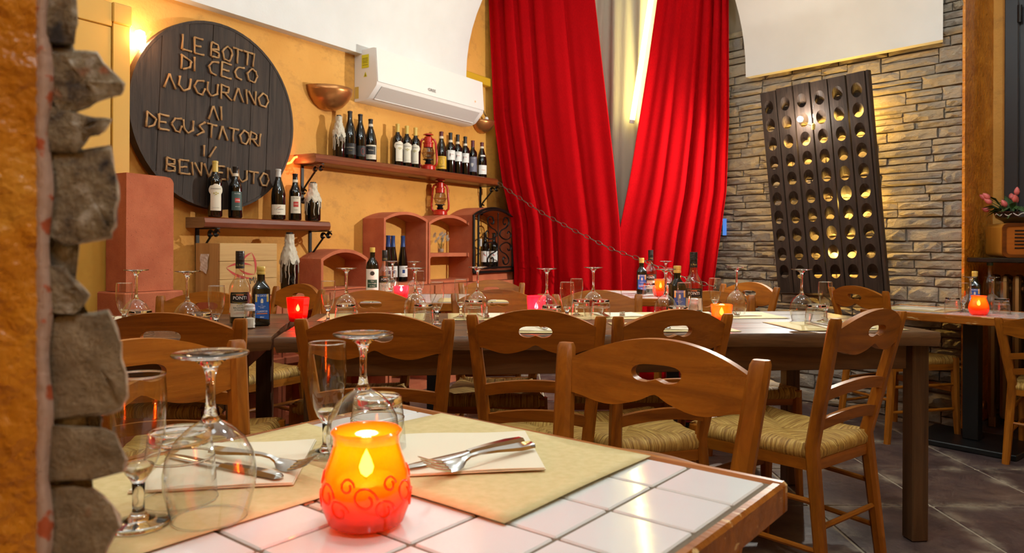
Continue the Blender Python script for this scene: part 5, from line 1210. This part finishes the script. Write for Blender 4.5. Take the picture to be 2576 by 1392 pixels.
# ------------------------------------------------------------------ candles
def candle_jar(loc, prof, mat, label, name='candle_jar', waxr=.02, waxz=.03, zin=.008, power=1.0, lc=(1, .45, .12), facet=24, inner=None):
    r = thing(name, label, 'candle', loc)
    o = obj('jar', MB().lathe(prof, facet), MT[mat], r, smooth='auto')
    obj('wax', MB().lathe([(0, zin), (waxr, zin), (waxr, waxz), (waxr*.8, waxz-.001), (0, waxz-.003)], 20), MT['waxlit'], r, smooth='auto')
    obj('flame', MB().lathe([(0, waxz+.001), (.006, waxz+.006), (.0075, waxz+.012), (.0045, waxz+.021), (0, waxz+.030)], 10), MT['flame'], r, smooth=True)
    obj('wick', MB().tube([(0, 0, waxz-.004), (0, 0, waxz+.004)], .0008, 5), MT['blackp'], r)
    if power: lamp('candle_light', Vector(loc)+Vector((0, 0, waxz+.034)), power, lc, .012)
    return r
AMB = [(0, .004), (.030, .0), (.038, .004), (.044, .020), (.0455, .036), (.042, .054), (.036, .070), (.0325, .082), (.0325, .090), (.0355, .0945), (.0335, .0965), (.0305, .093), (.0295, .082), (.033, .068), (.039, .052), (.0425, .036), (.041, .022), (.034, .010), (0, .009)]
cj = candle_jar(near(921, 1322, 0), AMB, 'amber', 'glowing amber glass candle jar with swirl relief on the foreground table', waxr=.030, waxz=.046, zin=.012, power=1.1, lc=(1, .60, .25), facet=48)
rn = random.Random(6)
for k in range(18):
    a0 = k*2*pi/18+rn.uniform(-.1, .1); zc = (.026, .05, .038)[k % 3]; pts = []
    for t in range(16):
        q = t/15; rr = (.011, .008, .0125)[k % 3]*(1-.55*q); an = q*7; zz = zc+rr*sin(an); aa = a0+rr*cos(an)/.045+.06*sin(zz*90); R2 = max(r for r, z in AMB[2:8]) if False else rad_at(AMB[1:10], zz)
        pts.append(((R2+.0002)*cos(aa), (R2+.0002)*sin(aa), zz))
    obj('swirl', MB().tube(pts, .0012, 5), MT['amber'], cj, smooth=True)
SQ = [(0, .003), (.030, 0), (.034, .006), (.0435, .088), (.0415, .089), (.031, .012), (0, .010)]
candle_jar(at(750, 2.74), SQ, 'redglass', 'red faceted glass candle at the gap between the plank tables', waxr=.024, waxz=.035, facet=8, power=.5, lc=(1, .2, .1))
candle_jar(at(1350, 2.93), [(0, .003), (.03, 0), (.034, .004), (.038, .085), (.036, .086), (.032, .01), (0, .009)], 'pinkglass', 'pink glass candle behind an upturned wine glass', waxr=.024, waxz=.03, power=.8, lc=(1, .12, .2))
candle_jar(at(1816, 2.66), [(0, .003), (.028, 0), (.032, .006), (.0385, .075), (.037, .076), (.030, .012), (0, .010)], 'orangeglass', 'orange glass candle on the plank table before the stone wall', waxr=.024, waxz=.036, power=.8)
candle_jar(at(1010, 3.88), [(0, .003), (.03, 0), (.034, .004), (.04, .07), (.038, .071), (.032, .01), (0, .009)], 'pinkglass', 'pale glowing candle on the far tiled table', waxr=.024, waxz=.04, power=.6, lc=(1, .5, .3))
candle_jar(at(1662, 4.22), AMB, 'orangeglass', 'glowing salmon candle on the small table before the curtain', waxr=.027, waxz=.045, power=.8)
candle_jar(atR(2462, 793), AMB, 'orangeglass', 'glowing orange candle jar on the radiator table', waxr=.028, waxz=.045, power=.8)
# ------------------------------------------------------------------ mats, napkins, cutlery
GM, GN = 'kraft paper place mats', 'folded cream napkins'
def mat_sheet(c, rz, hx, hy, label, z=TZ, curl=.0015, seed=0, dz=.0006):
    rn = random.Random(seed); f = [rn.uniform(0, 6) for _ in range(4)]
    def fn(u, v): return ((u-.5)*2*hx, (v-.5)*2*hy, dz+curl*(1+sin(u*5+f[0])*sin(v*4+f[1]))*.5+curl*2*max(0, abs(u-.5)*2-.9)*5*(.5+.5*sin(v*6+f[2])))
    mb = MB().grid(fn, 16, 12); o = obj('place_mat', mb, MT['kraft'], None, True, Vector((c[0], c[1], z)), rz, fix=False); o.modifiers.new('t', 'SOLIDIFY').thickness = .0004; o.modifiers['t'].offset = 1
    return tag(o, label, 'place mat', GM)
def napkin(quad, z, label, dz=.0035):
    """quad: four world points on the table"""
    c = sum((Vector(q) for q in quad), Vector())/4; r = thing('napkin', label, 'napkin', (c.x, c.y, z+dz), 0, GN)
    P = [Vector((q.x-c.x, q.y-c.y, 0)) for q in quad]
    for k in range(2):
        mb = MB(); n = 10
        for (zz) in (k*.0016, k*.0016+.0013):
            for j in range(n+1):
                for i in range(n+1):
                    u, v = i/n, j/n; q = P[0].lerp(P[1], u).lerp(P[3].lerp(P[2], u), v)*(1-.012*k); mb.v.append((q.x, q.y, zz+.0008*sin(u*7+v*3)*(1 if k else .3)))
        m = (n+1)**2
        for j in range(n):
            for i in range(n): a = j*(n+1)+i; mb.f += [(a, a+1, a+n+2, a+n+1), (m+a, m+a+n+1, m+a+n+2, m+a+1)]
        ring = [i for i in range(n)]+[n+(n+1)*j for j in range(n)]+[(n+1)*n+i for i in range(n, 0, -1)]+[(n+1)*j for j in range(n, 0, -1)]
        for a, b in zip(ring, ring[1:]+ring[:1]): mb.f.append((a, b, m+b, m+a))
        obj('fold', mb, MT['napkin'] if k else MT['napedge'], r, smooth='auto')
    return r
def loc2w(i, j): return Matrix.Translation((.23221, .95569, 0)) @ Matrix.Rotation(AT, 4, 'Z') @ Vector((i*.1, -j*.1, TZ))
c = loc2w(-2.55, 1.53); mat_sheet(c, AT, .197, .157, 'kraft place mat at the corner of the foreground table under knife and fork', TZ+.0005, .0022, 1, .0012)
c = loc2w(-4.2, 3.9); mat_sheet(c, AT, .150, .210, 'kraft place mat of the foreground table by the masonry edge', TZ+.0002, .0012, 2, .0006)
napkin([uz(x, y, TZ) for x, y in ((1010, 1106), (1322, 1098), (1373, 1193), (968, 1212))], TZ, 'napkin under fork and knife at the foreground table corner', .0052)
napkin([uz(x, y, TZ) for x, y in ((470, 1130), (796, 1116), (738, 1228), (320, 1250))], TZ, 'napkin under cutlery behind the wine glass by the masonry', .0036)
def strip(path, wid, thk, n=1):
    """flat bar along x: path [(x,z)], widths, thickness"""
    mb = MB()
    for (x, z), w, t in zip(path, wid, thk):
        for (y, zz) in ((-w, 0), (-w*.6, t), (w*.6, t), (w, 0), (w*.6, -t*.3), (-w*.6, -t*.3)): mb.v.append((x, y, z+zz))
    m = len(path)
    for i in range(m-1):
        for k in range(6): mb.f.append((i*6+k, i*6+(k+1) % 6, (i+1)*6+(k+1) % 6, (i+1)*6+k))
    mb.f += [tuple(range(6)), tuple((m-1)*6+k for k in range(6))]; return mb
def b_fork():
    r = thing('fork', '', 'fork'); S = MT['steel']
    obj('handle', strip([(0, .002), (.004, .002), (.03, .003), (.07, .007), (.10, .009), (.115, .008), (.125, .004)], [.003, .008, .0085, .005, .0032, .003, .005], [.001, .0025, .003, .0028, .0025, .0022, .002]), S, r, smooth='auto')
    obj('head', strip([(.122, .005), (.130, .0015), (.140, .0), (.150, .001)], [.004, .0095, .0115, .0115], [.002, .0018, .0016, .0015]), S, r, smooth='auto')
    for k in range(4):
        y = -.0088+.00587*k; o = obj('tine', strip([(.149, .001), (.160, .004), (.175, .010), (.188, .0165), (.192, .019)], [.0021, .0019, .0017, .0014, .0006], [.0015, .0015, .0014, .0012, .0006]), S, r); o.location = (0, y, 0)
    return r
def b_knife():
    r = thing('table_knife', '', 'knife'); S = MT['steel']
    obj('handle', strip([(0, .002), (.004, .002), (.03, .002), (.07, .002), (.095, .002), (.10, .002)], [.003, .008, .009, .0075, .0055, .007], [.001, .004, .0055, .005, .004, .003]), S, r, smooth='auto')
    obj('blade', strip([(.10, .0022), (.115, .0022), (.15, .0022), (.18, .0022), (.20, .0022), (.208, .0022)], [.006, .0085, .0095, .009, .006, .001], [.002, .0014, .0013, .0012, .001, .0006]), S, r, smooth='auto'); return r
GK = 'forks and knives on the tables'
def cut(kind, p0, p1, z, label, pitch=0):
    """handle end p0 towards p1, on world points"""
    d = p1-p0; b = b_fork if kind == 'fork' else b_knife
    r = put(kind, b, Vector((p0.x, p0.y, z)), atan2(d.y, d.x), label, GK); r.rotation_euler = (pitch, 0, atan2(d.y, d.x)); return r
zc1 = TZ+.0092
cut('knife', uz(1316, 1110, zc1), uz(1014, 1182, zc1), zc1, 'table knife lying on the napkin at the foreground table corner')
cut('fork', uz(1342, 1120, zc1+.006), uz(1090, 1184, zc1+.006), zc1+.006, 'fork with raised tines on the napkin at the foreground table corner', -.42)
zc2 = TZ+.0076
cut('knife', uz(708, 1207, zc2), uz(470, 1158, zc2), zc2, 'table knife lying on the napkin behind the wine glass by the masonry')
cut('fork', uz(530, 1142, zc2), uz(715, 1180, zc2), zc2+.005, 'fork on the napkin behind the wine glass by the masonry', .38)
# settings on the plank tables
def main2w(x, y, M=(A_, aM)): return M[0]*1.0+Matrix.Rotation(M[1], 3, 'Z') @ Vector((x, y, 0))
MA = (Vector((A_.x, A_.y, TZ)), aM); MLt = (Vector((o2.x-.008, o2.y, TZ)), aL)
def setting(M, x, y, flip, who, seed):
    rn = random.Random(seed); da = rn.uniform(-.05, .05); c = main2w(x, y, M); mat_sheet(c, M[1]+da, .20, .145, 'place mat '+who, TZ+.0008, .0008, seed, .0004)
    sg = -1 if flip else 1; ox = .02
    q = [main2w(x+a, y+b, M) for a, b in ((ox-.10, -.10*sg), (ox+.08, -.11*sg), (ox+.10, .06*sg), (ox-.08, .07*sg))]; napkin(q, TZ, 'napkin '+who, .0030)
    z = TZ+.0070; a, b = main2w(x+ox+.04, y-.10*sg, M), main2w(x+ox-.01, y+.08*sg, M); cut('fork', a, b, z, 'fork '+who)
    a, b = main2w(x+ox-.06, y-.10*sg, M), main2w(x+ox-.07, y+.1*sg, M); cut('knife', a, b, z, 'table knife '+who)
for k, (x, who) in enumerate(((.28, 'before the chair by the red candle'), (.80, 'before the chair by the pink candle'), (1.32, 'before the chair by the orange candle'), (1.92, 'before the free standing brown chair'))): setting(MA, x, .20, False, who, 30+k)
for k, (x, who) in enumerate(((.25, 'of the far seat before the green label oil'), (.74, 'of the far seat before the two tier niche'), (1.22, 'of the far seat before the red curtains'), (1.70, 'of the far seat behind the orange candle'))): setting(MA, x, .62, True, who, 40+k)
setting(MLt, .62, .18, False, 'before the chair by the oil bottle', 50); setting(MLt, .68, .58, True, 'of the far seat behind the balsamic bottle', 51)
cR2 = WR.pt(-.12, .30, 0); mat_sheet(cR2, WR.a, .17, .13, 'place mat at the free end of the radiator table', ZR+.0005, .0008, 60); mat_sheet(WR.pt(.62, .30, 0), WR.a, .17, .13, 'place mat beyond the candle on the radiator table', ZR+.0005, .0008, 61)
q = [WR.pt(-.22, .24, ZR), WR.pt(-.02, .24, ZR), WR.pt(-.02, .38, ZR), WR.pt(-.22, .38, ZR)]; napkin(q, ZR, 'napkin at the free end of the radiator table', .003)
q = [WR.pt(.56, .24, ZR), WR.pt(.76, .24, ZR), WR.pt(.76, .38, ZR), WR.pt(.56, .38, ZR)]; napkin(q, ZR, 'napkin beyond the candle on the radiator table', .003)
mat_sheet((-.18, 3.84), .05, .20, .14, 'place mat on the far tiled table before the niches', TZ+.0005, .001, 62); napkin([Vector((-.28, 3.76, 0)), Vector((-.08, 3.76, 0)), Vector((-.08, 3.92, 0)), Vector((-.28, 3.92, 0))], TZ, 'napkin on the far tiled table before the niches', .003)
mat_sheet((-.70, 3.84), .05, .18, .13, 'place mat on the far tiled table below the oil bottles', TZ+.0005, .001, 63)
# ------------------------------------------------------------------ condiment bottles
def ponti(loc, rz, label, H=1.0, full=.0):
    r = thing('balsamic_bottle', label, 'vinegar bottle', loc, rz, 'balsamic vinegar bottles'); r.scale = (H, H, H)
    pr = [(0, .004), (.028, 0), (.0345, .004), (.036, .012), (.036, .128), (.034, .140), (.026, .155), (.017, .172), (.0145, .19), (.0138, .218), (.0140, .2185)]
    obj('bottle_body', MB().lathe(pr, 28), MT['clearbottle'], r, smooth='auto')
    obj('vinegar', MB().lathe([(0, .006), (.033, .006), (.034, .014), (.034, .032), (0, .0325)], 22), MT['oil'], r, smooth='auto')
    obj('cap', MB().lathe([(.0148, .222), (.0152, .224), (.0152, .2605), (.0145, .262), (0, .262)]+[], 20), MT['foil'], r, smooth='auto')
    for k in range(4): obj('cap_ring', MB().lathe([(.0152, .232+.006*k), (.0158, .2335+.006*k), (.0152, .235+.006*k)], 18), MT['foil'], r)
    nb = obj('neck_label', patch(0, .200, .2225, pi*.99, rf=lambda z: .0152, na=20, nz=1), MT['blackp2'], r); obj('signature', wrap_text('G. Ponti', .010, .0156, .212, 0, 0, .8), MT['goldink'], nb)
    R_ = .0365; lb = obj('label', patch(R_, .030, .082, 1.0), MT['cream'], r, smooth=True); up = obj('brand_label', patch(R_+.0003, .078, .117, 1.08, shape=lambda t: 1-.12*max(0, t-.6)/.4), MT['blackp2'], r, smooth=True)
    obj('lettering', wrap_text('PONTI', .0165, R_+.0011, .0965, 0, .012, 1.0), MT['whiteink'], up)
    for zz, s in ((.108, 1), (.085, -1)): obj('gold_arc', MB().tube([((R_+.001)*sin(a), -(R_+.001)*cos(a), zz+s*.004*cos(a*1.5)) for a in [-.75+.15*k for k in range(11)]], .0007, 4), MT['goldink'], up)
    obj('sun_band', patch(R_+.0008, .1055, .1095, .35, nz=1), MT['salmon'], up)
    for tx, sz, zz, m in (('ACETO', .0068, .070, 'ink'), ('BALSAMICO', .0085, .0622, 'ink'), ('DI MODENA', .0068, .0545, 'ink'), ('INDICAZIONE', .0042, .046, 'salmon'), ('GEOGRAFICA PROTETTA', .0038, .0415, 'salmon')): obj('lettering', wrap_text(tx, sz, R_+.0008, zz), MT[m], lb)
    obj('crest', patch(R_+.0008, .0755, .0785, .22, nz=1), MT['goldink'], lb); return r
def oil(loc, rz, label, H=1.0):
    r = thing('oil_bottle', label, 'oil bottle', loc, rz, 'square olive oil bottles'); r.scale = (H, H, H)
    a = .0285; mb = MB(); rows = []
    for (h, z, q) in ((a-.004, 0, .006), (a, .004, .007), (a, .128, .007), (a-.003, .137, .010), (.0165, .152, .016), (.0135, .160, .0135), (.0128, .180, .0128)):
        row = []
        for cx, cy, a0 in ((1, 1, 0), (-1, 1, pi/2), (-1, -1, pi), (1, -1, 1.5*pi)):
            for k in range(4): t = a0+pi/2*k/3; row.append(len(mb.v)); mb.v.append((cx*(h-q)+q*cos(t), cy*(h-q)+q*sin(t), z))
        rows.append(row)
    for A, B in zip(rows, rows[1:]):
        for k in range(16): mb.f.append((A[k], A[(k+1) % 16], B[(k+1) % 16], B[k]))
    mb.f.append(tuple(rows[0])); mb.f.append(tuple(rows[-1])); obj('bottle_body', mb, MT['oil'], r, smooth='auto')
    obj('cap', MB().lathe([(.0142, .180), (.0148, .182), (.0148, .188), (.0140, .189), (.0140, .1905), (.0150, .192), (.0150, .206), (.0135, .2085), (0, .2085)], 20), MT['gold'], r, smooth='auto')
    y = -a-.0005; lb = obj('label', MB().add([(-.0235, y, .030), (.0235, y, .022), (.0235, y, .112), (-.0235, y, .112)], [(0, 1, 2, 3)]), MT['blue'], r)
    for sx in (-1, 1): obj('yellow_band', MB().box((sx*.019, y-.0003, .098), (.0032, .0002, .0135)), MT['gold'], lb)
    for tx, sz, zz, m, bo in (('DE CECCO', .0088, .106, 'whiteink', .01), ('Olio', .0045, .074, 'whiteink', 0), ('Extra Vergine', .0048, .069, 'whiteink', 0), ('di Oliva', .0048, .064, 'whiteink', 0), ('CLASSICO', .0088, .051, 'whiteink', .01), ('250ml', .0062, .031, 'whiteink', .008)):
        o = obj('lettering', flat_text(tx, sz, bo, .92), MT[m], lb); o.location = (0, y-.0008, zz)
    obj('orange_band', MB().box((0, y-.0003, .0435), (.018, .0002, .0018)), MT['salmon'], lb)
    obj('figure', MB().add([(x, y-.0006, .087+z) for x, z in ((-.004, -.007), (.004, -.007), (.0045, .002), (.0025, .009), (-.0025, .009), (-.0045, .002))], [tuple(range(6))]), MT['cream'], lb); return r
def salt(loc, label):
    r = thing('salt_shaker', label, 'salt shaker', loc, 0, 'glass salt shakers'); obj('jar', MB().lathe([(0, .003), (.016, 0), (.0195, .003), (.0190, .05), (.0165, .060), (.0165, .062)], 12), MT['clearbottle'], r); obj('salt', MB().lathe([(0, .004), (.0165, .004), (.0170, .034), (.008, .037), (0, .036)], 12), MT['salt'], r)
    obj('cap', MB().lathe([(.0172, .060), (.0178, .062), (.0178, .070), (.0165, .072), (.0172, .075), (.016, .081), (.010, .084), (0, .0845)], 18), MT['silver'], r, smooth='auto'); return r
p = at(604, 2.62); ponti(p, rz_of(p, .0), 'clear balsamic bottle on the plank table before the wooden crate')
p = at(657, 2.60); oil(p, rz_of(p, .12), 'square dark oil bottle with blue label before the wooden crate')
salt(at(629, 2.50), 'glass salt shaker beside the square oil bottle')
p = at(1745, 2.98); ponti(p, rz_of(p, .05), 'clear balsamic bottle on the plank table before the red curtain')
p = at(1704, 2.92); oil(p, rz_of(p, .35), 'gold capped oil bottle behind a flute glass on the long plank table')
salt(at(1746, 2.86), 'glass salt shaker before the balsamic bottle near the orange candle')
p = at(968, 4.10); ponti(p, rz_of(p, .1), 'dark balsamic bottle on the far tiled table beside green label oil', .98)
p = at(1637, 4.46); ponti(p, rz_of(p), 'balsamic bottle on the small table before the curtain')
p = at(1614, 4.40); oil(p, rz_of(p, .1), 'small square oil bottle on the small table before the curtain', 1.03)
s_ = atR(2452, 778); oil(s_, rz_of(s_), 'square oil bottle behind the candle on the radiator table', 1.0)
p = atR(2490, 776); r = thing('vinegar_bottle', 'clear bottle with green cap on the radiator table', 'vinegar bottle', p); obj('bottle_body', MB().lathe([(0, .004), (.03, 0), (.034, .008), (.034, .13), (.028, .16), (.015, .185), (.0145, .24)], 22), MT['clearbottle'], r, smooth='auto'); obj('cap', MB().lathe([(.0155, .238), (.0155, .262), (.012, .266), (0, .267)], 16), MT['darkgreen'], r, smooth='auto')
p = at(937, 4.0); r = thing('oil_bottle', 'tall olive oil bottle with white and green label on the far tiled table', 'oil bottle', p, rz_of(p))
obj('bottle_body', MB().lathe([(0, .003), (.03, 0), (.0345, .006), (.0345, .17), (.03, .19), (.017, .21), (.0135, .22), (.0135, .25)], 22), MT['oil'], r, smooth='auto'); obj('cap', MB().lathe([(.0145, .246), (.0145, .27), (.012, .272), (0, .272)], 16), MT['gold'], r, smooth='auto')
lb = obj('label', patch(.0352, .04, .155, 1.2), MT['whitep'], r, smooth=True); gb = obj('green_band', patch(.0356, .055, .098, .8, nz=1), MT['darkgreen'], lb)
for tx, sz, zz in (('Olio', .010, .09), ('Extra Vergine', .0085, .078), ('di Oliva', .009, .064)): obj('lettering', wrap_text(tx, sz, .0362, zz, -.0), MT['whiteink'], lb)
obj('emblem', MB().lathe([(0, 0), (.012, 0)], 14), MT['ink'], lb).matrix_basis = Matrix.Translation((0, -.0362, .132)) @ Matrix.Rotation(pi/2, 4, 'X')
